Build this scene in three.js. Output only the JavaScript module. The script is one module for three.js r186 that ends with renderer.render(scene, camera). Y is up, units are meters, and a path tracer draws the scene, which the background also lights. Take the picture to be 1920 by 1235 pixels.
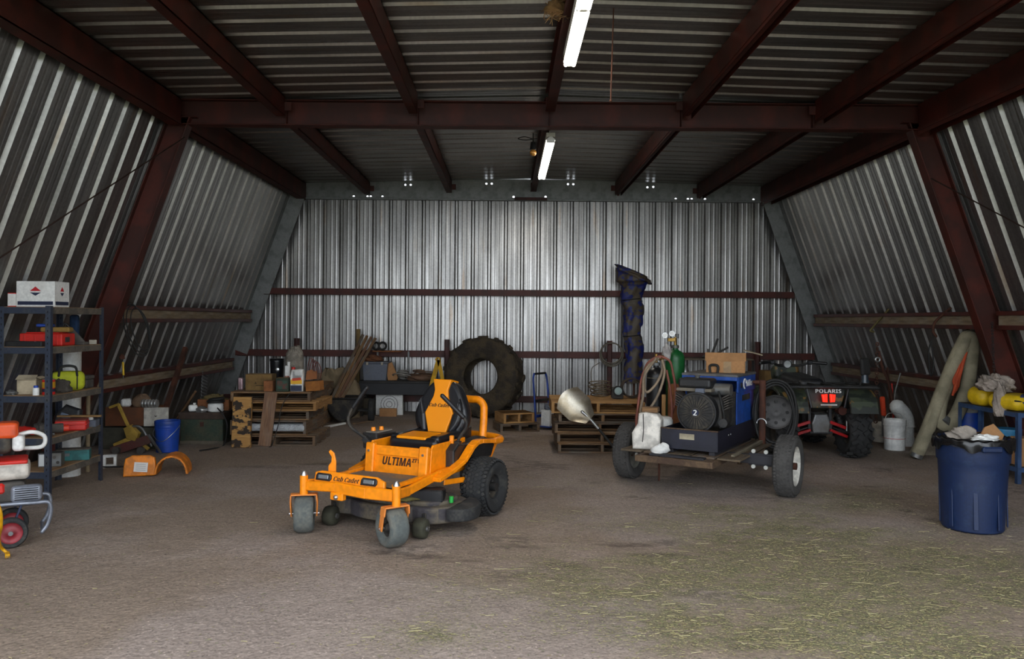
import * as THREE from 'three';
import { mergeGeometries } from 'three/addons/utils/BufferGeometryUtils.js';
import { RectAreaLightUniformsLib } from 'three/addons/lights/RectAreaLightUniformsLib.js';
import { TextGeometry } from 'three/addons/geometries/TextGeometry.js';
import { FontLoader } from 'three/addons/loaders/FontLoader.js';

// ---------- camera, sky, exposure ----------
const scene = new THREE.Scene();
const CX = 950, CY = 600, F = 1500, EYE = 1.7, ROLL = 0.0078;
const camera = new THREE.PerspectiveCamera(2 * Math.atan(617.5 / F) * 180 / Math.PI, 1920 / 1235, 0.1, 200);
camera.position.set(0, EYE, 0);
camera.rotation.z = ROLL;
camera.setViewOffset(1920, 1235, 960 - CX, 617.5 - CY, 1920, 1235);
const renderer = new THREE.WebGLRenderer({ antialias: true });
renderer.toneMapping = THREE.LinearToneMapping;
renderer.toneMappingExposure = 4.1;
renderer.shadowMap.enabled = true;
RectAreaLightUniformsLib.init();
scene.background = new THREE.Color().setRGB(0.93, 1.0, 1.09);   // even overcast sky
scene.backgroundIntensity = 1.0;

// ---------- pixel helpers: ground contact gives the distance ----------
function ray(px, py) { const a = px - CX, b = py - CY, c = Math.cos(ROLL), s = Math.sin(ROLL); return [(a * c + b * s) / F, (b * c - a * s) / F]; }
const gp = (px, py, y = 0) => { const [u, v] = ray(px, py), D = (EYE - y) / v; return new THREE.Vector3(u * D, y, -D); };
const wp = (px, py, D) => { const [u, v] = ray(px, py); return new THREE.Vector3(u * D, EYE - v * D, -D); };
const V = (x, y, z) => new THREE.Vector3(x, y, z);

// ---------- random, noise, textures ----------
function rng(seed) { let a = seed >>> 0; return () => { a |= 0; a = a + 0x6D2B79F5 | 0; let t = Math.imul(a ^ a >>> 15, 1 | a); t = t + Math.imul(t ^ t >>> 7, 61 | t) ^ t; return ((t ^ t >>> 14) >>> 0) / 4294967296; }; }
const hash = (x, y, s) => { let h = Math.imul(x, 374761393) ^ Math.imul(y, 668265263) ^ Math.imul(s, 2147483647 ^ 0x5bd1e995); h = Math.imul(h ^ h >>> 13, 1274126177); h = Math.imul(h ^ h >>> 15, 0x2c1b3c6d); return ((h ^ h >>> 16) >>> 0) / 4294967296; };
function vn(x, y, px, py, s) {
  const xi = Math.floor(x), yi = Math.floor(y); let fx = x - xi, fy = y - yi; fx = fx * fx * (3 - 2 * fx); fy = fy * fy * (3 - 2 * fy);
  const w = (a, p) => ((a % p) + p) % p, x0 = w(xi, px), x1 = w(xi + 1, px), y0 = w(yi, py), y1 = w(yi + 1, py);
  const a = hash(x0, y0, s), b = hash(x1, y0, s), c = hash(x0, y1, s), d = hash(x1, y1, s);
  return a + (b - a) * fx + (c - a) * fy + (a - b - c + d) * fx * fy;
}
function fbm(x, y, px, py, s, oct = 4) { let v = 0, a = 0.5, t = 0; for (let i = 0; i < oct; i++) { v += a * vn(x, y, px, py, s + i * 17); t += a; a *= 0.5; x *= 2; y *= 2; px *= 2; py *= 2; } return v / t; }
const sm = (a, b, x) => { x = Math.min(1, Math.max(0, (x - a) / (b - a))); return x * x * (3 - 2 * x); };
const rgb = (h) => { const n = parseInt(h.slice(1), 16); return [n >> 16 & 255, n >> 8 & 255, n & 255]; };
function dataTex(w, h, fn, srgb = true, size = 1, sizeV = size) {
  const d = new Uint8Array(w * h * 4);
  for (let j = 0; j < h; j++) for (let i = 0; i < w; i++) { const c = fn(i / w, j / h), k = (j * w + i) * 4; d[k] = Math.max(0, Math.min(255, c[0])); d[k + 1] = Math.max(0, Math.min(255, c[1])); d[k + 2] = Math.max(0, Math.min(255, c[2])); d[k + 3] = 255; }
  const t = new THREE.DataTexture(d, w, h, THREE.RGBAFormat);
  t.wrapS = t.wrapT = THREE.RepeatWrapping; t.magFilter = THREE.LinearFilter; t.minFilter = THREE.LinearMipmapLinearFilter; t.generateMipmaps = true;
  if (srgb) t.colorSpace = THREE.SRGBColorSpace;
  t.repeat.set(1 / size, 1 / sizeV); t.needsUpdate = true; return t;
}
let texSeed = 100;
const mixc = (a, b, t) => [a[0] + (b[0] - a[0]) * t, a[1] + (b[1] - a[1]) * t, a[2] + (b[2] - a[2]) * t];
// surface colour with patches of dust or grime of its own grain
function dirty(base, dirt = '#6d6255', amt = 0.3, size = 0.6, n = 128) {
  const a = rgb(base), b = rgb(dirt), s = texSeed += 31;
  return dataTex(n, n, (u, v) => { const k = fbm(u * 5, v * 5, 5, 5, s, 5), f = fbm(u * 40, v * 40, 40, 40, s + 7, 2); const t = sm(0.62 - amt * 0.6, 0.95 - amt * 0.45, k + (f - .5) * .25); const c = mixc(a, b, t * Math.min(1, amt * 1.6)); const w = 0.92 + 0.16 * f; return [c[0] * w, c[1] * w, c[2] * w]; }, true, size);
}
function woodTex(base, dark, gray = 0, n = 256) {
  const a = rgb(base), b = rgb(dark), s = texSeed += 37;
  return dataTex(n, n, (u, v) => { const wob = fbm(u * 4, v * 4, 4, 4, s, 3); const g = fbm(u * 3, v * 34 + wob * 5, 3, 34, s + 3, 4), fi = vn(u * 8, v * 120, 8, 120, s + 9); const big = fbm(u * 6, v * 6, 6, 6, s + 5, 3); let c = mixc(a, b, sm(.3, .75, g) * .75 + fi * .15); const gg = (c[0] + c[1] + c[2]) / 3; c = mixc(c, [gg, gg * .97, gg * .92], gray * sm(.3, .7, big)); const w = .85 + .3 * big; return c.map((x) => x * w); }, true, 0.8, 0.35);
}
const bumpTex = dataTex(256, 256, (u, v) => { const k = 255 * fbm(u * 24, v * 24, 24, 24, 5, 4); return [k, k, k]; }, false, 0.35);
const MAT = {};
const OWN = new Set('red redDark galvPlate blackP blackM rubber orange orangeD rubberG deck pan slate slateT white card redP junk steelG pvc blueP rust bigtyre chestG grayP bench lime tan gpic oll canBlue camo bagY trailerRust hoseM ystrap vinyl maroon drawerB'.split(' '));
const grime = [0, 1, 2].map((k) => dataTex(128, 128, (u, v) => { const n = fbm(u * 5, v * 5, 5, 5, 60 + k, 5), f = fbm(u * 40, v * 40, 40, 40, 70 + k, 2), w = 255 * (.76 + .18 * sm(.3, .7, n) + .08 * f); return [w, w * (1 - .01 * k), w * (1 - .025 * k)]; }, true, [.6, .45, .3][k]));
let dmN = 0;
function dm(key, base, dirt, amt, rough = .7, metal = 0, o = {}) {
  if (MAT[key]) return MAT[key];
  const own = OWN.has(key), c = mixc(rgb(base), rgb(dirt), amt * .4).map((x) => Math.min(255, x * 1.06));
  return MAT[key] = new THREE.MeshStandardMaterial({ map: own ? dirty(base, dirt, amt, o.size ?? .6) : grime[dmN++ % 3], color: own ? 0xffffff : new THREE.Color(`rgb(${c.map(Math.round).join(',')})`), roughness: rough, metalness: metal, side: o.side ?? THREE.FrontSide, bumpMap: o.bump ? bumpTex : null, bumpScale: o.bump ?? 1 });
}
function pm(key, col, rough = .6, metal = 0, o = {}) { return MAT[key] ??= new THREE.MeshStandardMaterial({ color: col, roughness: rough, metalness: metal, ...o }); }
function wm(key, base, dark, gray = 0, rough = .85) { return MAT[key] ??= new THREE.MeshStandardMaterial({ map: woodTex(base, dark, gray), roughness: rough }); }

// ---------- geometry builder ----------
const cboxCache = new Map();
function cbox(w, h, d, c) {
  const key = [w, h, d, c].map((x) => x.toFixed(4)).join(); if (cboxCache.has(key)) return cboxCache.get(key);
  c = Math.min(c, w * .3, h * .3, d * .3); const hx = w / 2, hy = h / 2, hz = d / 2, P = [];
  const tri = (a, b, e) => { const n = V().subVectors(b, a).cross(V().subVectors(e, a)), m = V().add(a).add(b).add(e); if (n.dot(m) < 0) P.push(a, e, b); else P.push(a, b, e); };
  const quad = (a, b, e, f) => { tri(a, b, e); tri(a, e, f); };
  const p = (sx, sy, sz, k) => V(sx * (hx - (k === 0 ? 0 : c)), sy * (hy - (k === 1 ? 0 : c)), sz * (hz - (k === 2 ? 0 : c)));
  for (const s of [-1, 1]) { quad(p(s, -1, -1, 0), p(s, 1, -1, 0), p(s, 1, 1, 0), p(s, -1, 1, 0)); quad(p(-1, s, -1, 1), p(1, s, -1, 1), p(1, s, 1, 1), p(-1, s, 1, 1)); quad(p(-1, -1, s, 2), p(1, -1, s, 2), p(1, 1, s, 2), p(-1, 1, s, 2)); }
  if (c > 0) for (const a of [-1, 1]) for (const b of [-1, 1]) {
    quad(p(-1, a, b, 1), p(1, a, b, 1), p(1, a, b, 2), p(-1, a, b, 2)); quad(p(a, -1, b, 0), p(a, 1, b, 0), p(a, 1, b, 2), p(a, -1, b, 2)); quad(p(a, b, -1, 0), p(a, b, 1, 0), p(a, b, 1, 1), p(a, b, -1, 1));
    for (const e of [-1, 1]) tri(p(a, b, e, 0), p(a, b, e, 1), p(a, b, e, 2));
  }
  const g = new THREE.BufferGeometry().setFromPoints(P); g.computeVertexNormals(); cboxCache.set(key, g); return g;
}
const uvR = rng(77);
function prep(g) {   // non-indexed, position + normal + uv in metres, u along the longest side
  g = g.index ? g.toNonIndexed() : g.clone();
  for (const k of Object.keys(g.attributes)) if (k !== 'position' && k !== 'normal') g.deleteAttribute(k);
  if (!g.attributes.normal) g.computeVertexNormals();
  g.computeBoundingBox(); const s = g.boundingBox.getSize(V()).toArray(), p = g.attributes.position.array, n = g.attributes.normal.array, N = p.length / 3, uv = new Float32Array(N * 2), ou = uvR() * 3, ov = uvR() * 3;
  for (let i = 0; i < N; i += 3) {
    const m = [0, 0, 0]; for (let k = 0; k < 3; k++) for (let a = 0; a < 3; a++) m[a] += n[(i + k) * 3 + a];
    const ax = m.map(Math.abs), q = ax.indexOf(Math.max(...ax)); let [a, b] = [0, 1, 2].filter((x) => x !== q); if (s[b] > s[a]) [a, b] = [b, a];
    for (let k = 0; k < 3; k++) { uv[(i + k) * 2] = p[(i + k) * 3 + a] + ou; uv[(i + k) * 2 + 1] = p[(i + k) * 3 + b] + ov + q * .37; }
  }
  g.setAttribute('uv', new THREE.BufferAttribute(uv, 2)); g.groups = []; return g;
}
const E = (r) => new THREE.Euler(r[0] || 0, r[1] || 0, r[2] || 0);
const tv = (a) => Array.isArray(a) ? V(...a) : a.clone();
class Build {
  constructor() { this.g = []; }
  geo(g, p = [0, 0, 0], r = [0, 0, 0], s) { g = prep(g); const m = new THREE.Matrix4().compose(tv(p), new THREE.Quaternion().setFromEuler(E(r)), s ? V(...s) : V(1, 1, 1)); g.applyMatrix4(m); this.g.push(g); return this; }
  box(w, h, d, p, r, c = .004) { return this.geo(cbox(w, h, d, c), p, r); }
  cyl(r0, r1, h, p, r, seg = 20, open = false) { return this.geo(new THREE.CylinderGeometry(r1, r0, h, seg, 1, open), p, r); }
  cx(R, w, p, seg = 24) { return this.cyl(R, R, w, p, [0, 0, Math.PI / 2], seg); }   // disc or axle along x
  cz(R, w, p, seg = 24) { return this.cyl(R, R, w, p, [Math.PI / 2, 0, 0], seg); }
  rod(a, b, r, r2 = r, seg = 10) { a = tv(a); b = tv(b); const d = b.clone().sub(a), L = d.length(), g = prep(new THREE.CylinderGeometry(r2, r, L, seg)); g.applyMatrix4(new THREE.Matrix4().compose(a.add(b).multiplyScalar(.5), new THREE.Quaternion().setFromUnitVectors(V(0, 1, 0), d.normalize()), V(1, 1, 1))); this.g.push(g); return this; }
  bar(a, b, w, h, up = [0, 1, 0], c = .004) { a = tv(a); b = tv(b); const d = b.clone().sub(a), L = d.length(); d.normalize(); const x = V(...up).cross(d); if (x.lengthSq() < 1e-6) x.set(1, 0, 0); x.normalize(); const y = d.clone().cross(x); const g = prep(cbox(w, h, L, c)); g.applyMatrix4(new THREE.Matrix4().makeBasis(x, y, d).setPosition(a.add(b).multiplyScalar(.5))); this.g.push(g); return this; }
  tube(pts, r, seg = 0, closed = false, rad = 8, tension) { const c = new THREE.CatmullRomCurve3(pts.map(tv), closed, tension === undefined ? 'centripetal' : 'catmullrom', tension ?? .5); this.geo(new THREE.TubeGeometry(c, seg || Math.max(12, pts.length * 8), r, rad, closed)); if (!closed) for (const p of [pts[0], pts[pts.length - 1]]) this.geo(new THREE.SphereGeometry(r, rad, 5), p); return this; }
  strip(pts, w, h, up = [0, 1, 0]) { for (let i = 0; i + 1 < pts.length; i++) { this.bar(pts[i], pts[i + 1], w, h, up); if (i) this.geo(new THREE.SphereGeometry(Math.min(w, h) * .5, 8, 6), pts[i]); } return this; }
  lathe(pts, p, r, seg = 28) { return this.geo(new THREE.LatheGeometry(pts.map(([a, b]) => new THREE.Vector2(a, b)), seg), p, r); }
  tor(R, r, p, rot, seg = 28, rad = 8, arc = Math.PI * 2) { return this.geo(new THREE.TorusGeometry(R, r, rad, seg, arc), p, rot); }
  ext(pts, depth, p, r, bevel = .004, seg = 1) { const sh = pts instanceof THREE.Shape ? pts : new THREE.Shape(pts.map(([a, b]) => new THREE.Vector2(a, b))); const g = new THREE.ExtrudeGeometry(sh, { depth: Math.max(.0005, depth - 2 * bevel), bevelEnabled: bevel > 0, bevelThickness: bevel, bevelSize: bevel, bevelOffset: -bevel, bevelSegments: seg, curveSegments: 8 }); g.translate(0, 0, -depth / 2 + bevel); return this.geo(g, p, r); }
  sph(r, p, s, seg = 16) { return this.geo(new THREE.SphereGeometry(r, seg, Math.round(seg * .7)), p, [0, 0, 0], s); }
  lump(rx, ry, rz, p, amp = .25, seed = 1, r, seg = 22, fr = 2.2) {   // creased soft lump with a flat underside
    const g = new THREE.SphereGeometry(1, seg, Math.round(seg * .7)), a = g.attributes.position;
    for (let i = 0; i < a.count; i++) { const x = a.getX(i), y = a.getY(i), z = a.getZ(i); const th = Math.round((x * 3.1 + 50) * 1e4) / 1e4, n = fbm(th * fr * .5 + y * fr, z * fr + y * 1.7 + 20, 997, 997, seed, 3) - .5; const k = 1 + 2 * amp * n; a.setXYZ(i, x * rx * k, Math.max(y * ry * k, -ry * .55), z * rz * k); }
    g.computeVertexNormals(); g.translate(0, ry * .55, 0); return this.geo(g, p, r);
  }
  mesh(name, mat, parent, label) { const g = this.g.length > 1 ? mergeGeometries(this.g) : this.g[0]; const m = new THREE.Mesh(g, mat); m.name = name; m.castShadow = m.receiveShadow = true; if (label) m.userData.label = label; if (parent) parent.add(m); return m; }
}
const B = () => new Build();
const taken = new Map();
function numbered(n) { const k = taken.get(n) || 0; taken.set(n, k + 1); return k ? n + '_' + String(k).padStart(3, '0') : n; }
function thing(name, label, category, p = [0, 0, 0], turn = 0, group) { const o = new THREE.Group(); o.name = numbered(name); o.position.copy(tv(p)); if (typeof turn === 'number') o.rotation.y = turn; else o.rotation.set(...turn); o.userData = { label, category }; if (group) o.userData.group = group; scene.add(o); return o; }
function solo(b, mat, name, label, category, p = [0, 0, 0], turn = 0, group) { const m = b.mesh(numbered(name), mat); m.position.copy(tv(p)); if (typeof turn === 'number') m.rotation.y = turn; else m.rotation.set(...turn); m.userData = { label, category }; if (group) m.userData.group = group; scene.add(m); return m; }
function struct(o, name, label, category) { o.name = name; o.userData = { kind: 'structure', label, category }; if (!o.parent) scene.add(o); return o; }
const font = await new FontLoader().loadAsync('fonts/droid/droid_sans_bold.typeface.json');
const fontS = await new FontLoader().loadAsync('fonts/droid/droid_serif_bold.typeface.json');
function text(str, size, f = font, shear = 0, depth = .002) { const g = new TextGeometry(str, { font: f, size, depth, curveSegments: 3, bevelEnabled: false }); if (shear) g.applyMatrix4(new THREE.Matrix4().makeShear(0, 0, shear, 0, 0, 0)); g.computeBoundingBox(); const b = g.boundingBox; g.translate(-(b.min.x + b.max.x) / 2, -(b.min.y + b.max.y) / 2, 0); return g; }
function roundBox(w, h, d, r, n = 3) { r = Math.min(r, w / 2, h / 2, d / 2) * .999; const g = new THREE.BoxGeometry(1, 1, 1, n * 2 + 2, n * 2 + 2, n * 2 + 2), p = g.attributes.position, N = n * 2 + 2, nr = g.attributes.normal;
  const half = [w / 2, h / 2, d / 2], map = (t, H) => { const i = Math.round((t + .5) * N); if (i <= n) return -H + r - r * Math.cos(i / n * Math.PI / 2) * 1; if (i >= N - n) return H - r + r * Math.cos((N - i) / n * Math.PI / 2); return 0; };
  for (let i = 0; i < p.count; i++) { const q = [p.getX(i), p.getY(i), p.getZ(i)].map((t, k) => map(t, half[k])); const c = q.map((t, k) => Math.max(-half[k] + r, Math.min(half[k] - r, t))), dd = q.map((t, k) => t - c[k]), L = Math.hypot(...dd) || 1; const u = dd.map((x) => x / L); if (L > 1e-6 && Math.hypot(...dd) > 1e-6) { p.setXYZ(i, c[0] + u[0] * r, c[1] + u[1] * r, c[2] + u[2] * r); nr.setXYZ(i, ...u); } }
  return g; }
function shapeGeo(sh, depth, bevel) { const g = new THREE.ExtrudeGeometry(sh, { depth: depth - 2 * bevel, bevelEnabled: true, bevelThickness: bevel, bevelSize: bevel, bevelOffset: -bevel, bevelSegments: 4, curveSegments: 8 }); g.translate(0, 0, -depth / 2 + bevel); return g; }

// ================= the shed =================
const XC = .475, ZB = 14.83, ZF = 2.2, SL = .365, HB = 5.9;  // ZF: unseen front end, brought nearer to take sky light off the near floor
const hw = (y) => HB - SL * y, roofY = (x) => 4.31 - .026 * Math.abs(x - XC);
const LN = Math.hypot(1, SL);
const galv = new THREE.MeshStandardMaterial({ color: 0xffffff, metalness: .9, roughness: .38, side: THREE.DoubleSide });
galv.map = dataTex(512, 512, (u, v) => { const st = fbm(u * 60, v * 3, 60, 3, 11, 3), big = fbm(u * 5, v * 3, 5, 3, 21, 4), sp = vn(u * 120, v * 120, 120, 120, 31); const k = 116 + 40 * st + 44 * (big - .3) + 14 * sp; const rust = sm(.68, .85, fbm(u * 26, v * 2, 26, 2, 41, 4)) * .45; return [k * 1.01 + 8 * rust, k - 14 * rust, k * .985 - 34 * rust]; }, true, 2.4);
galv.roughnessMap = dataTex(256, 256, (u, v) => { const k = 150 + 105 * fbm(u * 40, v * 3, 40, 3, 51, 4); return [k, k, 255]; }, false, 2.4);
galv.roughness = .42;
const galvPlate = dm('galvPlate', '#888a89', '#666867', .4, .5, .7, { side: THREE.DoubleSide, size: .5 });
const red = dm('red', '#501d12', '#35150d', .5, .55, .05, { size: .9 });
const redDark = red;

// corrugated sheet: flats with two faint stiffening ribs and deep trapezoid ribs, extruded between t0(s) and t1(s)
const PITCH = .305, prof = (m) => [[0, 0], [.055, 0], [.067, -m], [.083, -m], [.095, 0], [.14, 0], [.152, -m], [.168, -m], [.18, 0], [.222, 0], [.246, .036], [.276, .036], [.3, 0]];
function sheet(parent, mat, O, S, T, N, s0, n, t0, t1, rib = .0018) {
  const PROF = prof(rib);
  const pr = []; for (let i = 0; i < n; i++) for (const [a, b] of PROF) pr.push([s0 + i * PITCH + a, b]); pr.push([s0 + n * PITCH, 0]);
  const pos = [], uv = [], idx = [];
  const P = (s, t, d) => V().copy(O).addScaledVector(S, s).addScaledVector(T, t).addScaledVector(N, d);
  const off = uvR() * 5;
  for (const th of [0, .004]) for (let i = 0; i + 1 < pr.length; i++) {
    const [a, da] = pr[i], [b, db] = pr[i + 1], q = [P(a, t0(a), da + th), P(b, t0(b), db + th), P(b, t1(b), db + th), P(a, t1(a), da + th)];
    if (t1(a) - t0(a) < .02 && t1(b) - t0(b) < .02) continue;
    const k = pos.length / 3; for (const v of q) pos.push(v.x, v.y, v.z); uv.push(a + off, t0(a), b + off, t0(b), b + off, t1(b), a + off, t1(a));
    idx.push(...(th ? [k, k + 2, k + 1, k, k + 3, k + 2] : [k, k + 1, k + 2, k, k + 2, k + 3]));
  }
  if (!pos.length) return;
  let g = new THREE.BufferGeometry(); g.setAttribute('position', new THREE.Float32BufferAttribute(pos, 3)); g.setAttribute('uv', new THREE.Float32BufferAttribute(uv, 2)); g.setIndex(idx); g = g.toNonIndexed(); g.computeVertexNormals();
  const nn = V().fromArray(g.attributes.normal.array), want = N.clone().negate(); if (nn.dot(want) < 0) { const p = g.attributes.position.array, w = g.attributes.uv.array; for (let i = 0; i < p.length; i += 9) for (let k = 0; k < 3; k++) { const t = p[i + 3 + k]; p[i + 3 + k] = p[i + 6 + k]; p[i + 6 + k] = t; } for (let i = 0; i < w.length; i += 6) for (let k = 0; k < 2; k++) { const t = w[i + 2 + k]; w[i + 2 + k] = w[i + 4 + k]; w[i + 4 + k] = t; } g.computeVertexNormals(); }
  const m = new THREE.Mesh(g, mat); m.name = 'metal_sheet'; m.castShadow = m.receiveShadow = true; parent.add(m);
}
const wallBack = struct(new THREE.Group(), 'wall_back', 'back wall of upright galvanised corrugated metal sheets', 'wall');
for (let i = 0; i < 13; i++) { const s0 = XC - 6.5 * .915 + i * .915, cut = (s) => Math.max(0, Math.min(3.97, (HB + .02 - Math.abs(s - XC)) / SL)); sheet(wallBack, galv, V(0, 0, -ZB), V(1, 0, 0), V(0, 1, 0), V(0, 0, -1), s0, 3, () => -.05, cut, .0028); }
const wallLeft = struct(new THREE.Group(), 'wall_left', 'inward leaning corrugated metal wall behind the steel shelving', 'wall');
const wallRight = struct(new THREE.Group(), 'wall_right', 'inward leaning corrugated metal wall behind the leaning suction hose', 'wall');
const ceiling = struct(new THREE.Group(), 'ceiling', 'dark corrugated metal roof sheets running across the shed', 'ceiling');
const NS = 15;
for (let i = 0; i < NS; i++) {
  const s0 = ZF - .5 + i * .915, n = i === NS - 1 ? 3 : 3;
  sheet(wallLeft, galv, V(XC - HB, 0, 0), V(0, 0, -1), V(SL, 1, 0).divideScalar(LN), V(-1, SL, 0).divideScalar(LN), s0, n, () => -.05, () => 4.26 * LN);
  sheet(wallRight, galv, V(XC + HB, 0, 0), V(0, 0, -1), V(-SL, 1, 0).divideScalar(LN), V(1, SL, 0).divideScalar(LN), s0, n, () => -.05, () => 4.26 * LN);
  for (const s of [-1, 1]) sheet(ceiling, galv, V(XC, 4.31, 0), V(0, 0, -1), V(s, -.026, 0).normalize(), V(s * .026, 1, 0).normalize(), s0, n, () => -.001, () => 4.42);
}
// floor of packed earth with hay dust
const FX0 = -6, FX1 = 7, FD0 = ZF, FD1 = 15.2;
const hayAt = (x, D) => {   // how much chaff lies here
  const n = fbm(x * .9 + 20, D * 1.3, 999, 999, 301, 4), a = Math.exp(-(((x - 2.0) / 1.5) ** 2 + ((D - 5.25) / .85) ** 2)), b = Math.exp(-(((x - 2.7) / 1.8) ** 2 + ((D - 6.6) / 1.7) ** 2)), c = Math.exp(-(((x - 2.2) / 1.2) ** 2 + ((D - 4.3) / .45) ** 2)), d = Math.exp(-(((x + .35) / .35) ** 2 + ((D - 4.25) / .2) ** 2)) * .8;
  const p = sm(.3, .62, fbm(x * 2.6 + 40, D * 4.2, 999, 999, 311, 4)), e = Math.exp(-(((x - 2.9) / .7) ** 2 + ((D - 4.75) / .25) ** 2)) * .5;
  return Math.min(1, (a * 1.2 + b * .7 + c * .75 + d + e) * sm(.3, .66, n) * (.35 + .95 * p) * 1.3);
};
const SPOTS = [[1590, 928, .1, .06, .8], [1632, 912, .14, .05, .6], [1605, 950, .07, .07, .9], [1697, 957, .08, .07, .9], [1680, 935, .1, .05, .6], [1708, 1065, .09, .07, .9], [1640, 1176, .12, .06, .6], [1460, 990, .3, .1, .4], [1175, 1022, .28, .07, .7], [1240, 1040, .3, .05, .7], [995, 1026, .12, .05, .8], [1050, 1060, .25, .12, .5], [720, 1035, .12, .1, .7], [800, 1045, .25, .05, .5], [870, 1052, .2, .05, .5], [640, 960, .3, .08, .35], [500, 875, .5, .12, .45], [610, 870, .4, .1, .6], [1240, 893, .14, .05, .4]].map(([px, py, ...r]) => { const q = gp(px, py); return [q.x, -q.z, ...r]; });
function coarse(fn, w = 320, h = 280) { const a = new Float32Array(w * h); for (let j = 0; j < h; j++) for (let i = 0; i < w; i++) a[j * w + i] = fn(FX0 + i / (w - 1) * (FX1 - FX0), FD0 + j / (h - 1) * (FD1 - FD0)); return (u, v) => { const x = u * (w - 1), y = v * (h - 1), i = Math.min(w - 2, Math.floor(x)), j = Math.min(h - 2, Math.floor(y)), p = x - i, q = y - j, k = j * w + i; return (a[k] * (1 - p) + a[k + 1] * p) * (1 - q) + (a[k + w] * (1 - p) + a[k + w + 1] * p) * q; }; }
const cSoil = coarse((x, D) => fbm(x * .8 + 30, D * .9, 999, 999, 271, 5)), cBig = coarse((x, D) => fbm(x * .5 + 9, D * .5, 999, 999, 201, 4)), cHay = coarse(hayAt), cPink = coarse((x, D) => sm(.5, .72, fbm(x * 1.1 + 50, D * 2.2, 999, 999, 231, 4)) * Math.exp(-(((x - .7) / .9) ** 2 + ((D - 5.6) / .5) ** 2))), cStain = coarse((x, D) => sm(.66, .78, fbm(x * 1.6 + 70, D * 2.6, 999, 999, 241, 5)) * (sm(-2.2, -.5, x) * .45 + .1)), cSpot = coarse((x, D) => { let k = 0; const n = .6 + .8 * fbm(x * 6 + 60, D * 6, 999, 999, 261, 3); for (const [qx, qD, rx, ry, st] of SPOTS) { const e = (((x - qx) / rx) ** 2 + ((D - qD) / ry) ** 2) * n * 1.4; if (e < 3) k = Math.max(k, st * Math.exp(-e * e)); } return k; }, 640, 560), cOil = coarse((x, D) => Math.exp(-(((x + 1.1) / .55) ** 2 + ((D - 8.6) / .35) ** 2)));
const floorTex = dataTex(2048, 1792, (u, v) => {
  const x = FX0 + u * (FX1 - FX0), D = FD0 + v * (FD1 - FD0);
  const big = cBig(u, v), mid = fbm(x * 3 + 90, D * 3, 999, 999, 211, 3), chaff = vn(x * 16 + 900, D * 28, 9999, 9999, 251), fine = vn(x * 70 + 900, D * 70, 9999, 9999, 221), grit = hash(Math.floor(u * 2048), Math.floor(v * 1792), 5);
  let c = mixc([139, 124, 114], [170, 154, 143], big * .8 + mid * .6 - .2);
  c = mixc(c, [124, 102, 76], sm(.42, .62, cSoil(u, v)) * .35);   // patches of browner soil
  c = mixc(c, [168, 148, 140], cPink(u, v) * .8);
  c = mixc(c, [82, 70, 64], cStain(u, v) * .8 * sm(.3, .6, chaff));
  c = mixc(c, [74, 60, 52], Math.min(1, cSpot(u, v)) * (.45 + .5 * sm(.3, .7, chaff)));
  c = mixc(c, [58, 46, 38], cOil(u, v) * sm(.35, .6, mid) * .8);
  const hy = cHay(u, v) * sm(.15, .75, chaff * .6 + fine * .5 + mid * .3 - .1); c = mixc(c, grit > .6 ? [132, 125, 88] : [99, 96, 68], Math.min(.75, hy * .8));
  const w = .86 + .16 * fine + .16 * (grit - .5) + (grit > .992 ? .3 : 0) - (grit < .008 ? .35 : 0);
  return [c[0] * w, c[1] * w, c[2] * w];
}, true, 1);
const dirtBump = dataTex(512, 512, (u, v) => { const k = 255 * (fbm(u * 12, v * 12, 12, 12, 401, 6) * .7 + .3 * fbm(u * 90, v * 90, 90, 90, 411, 2)); return [k, k, k]; }, false, 1);
dirtBump.repeat.set(9, 8);
{
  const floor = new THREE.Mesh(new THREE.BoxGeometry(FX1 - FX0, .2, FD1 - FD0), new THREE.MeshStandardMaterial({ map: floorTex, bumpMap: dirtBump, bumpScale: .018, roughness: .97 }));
  const p = floor.geometry.attributes.position, uv = floor.geometry.attributes.uv; floor.position.set((FX0 + FX1) / 2, -.1, -(FD0 + FD1) / 2);
  for (let i = 0; i < p.count; i++) uv.setXY(i, p.getX(i) / (FX1 - FX0) + .5, .5 - p.getZ(i) / (FD1 - FD0));
  floor.receiveShadow = true; struct(floor, 'floor', 'packed dirt floor with scattered hay chaff', 'floor');
  const yard = new THREE.Mesh(new THREE.BoxGeometry(60, .2, 40), new THREE.MeshStandardMaterial({ map: dirty('#66674f', '#77705c', .5, 3), roughness: .97 }));
  yard.position.set(0, -.1, -ZF + 20); yard.receiveShadow = true; struct(yard, 'yard', 'grassy earth yard outside the open end of the shed', 'ground');  // unseen yard, toned darker to lessen light bounced onto the roof sheets
}
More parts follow.
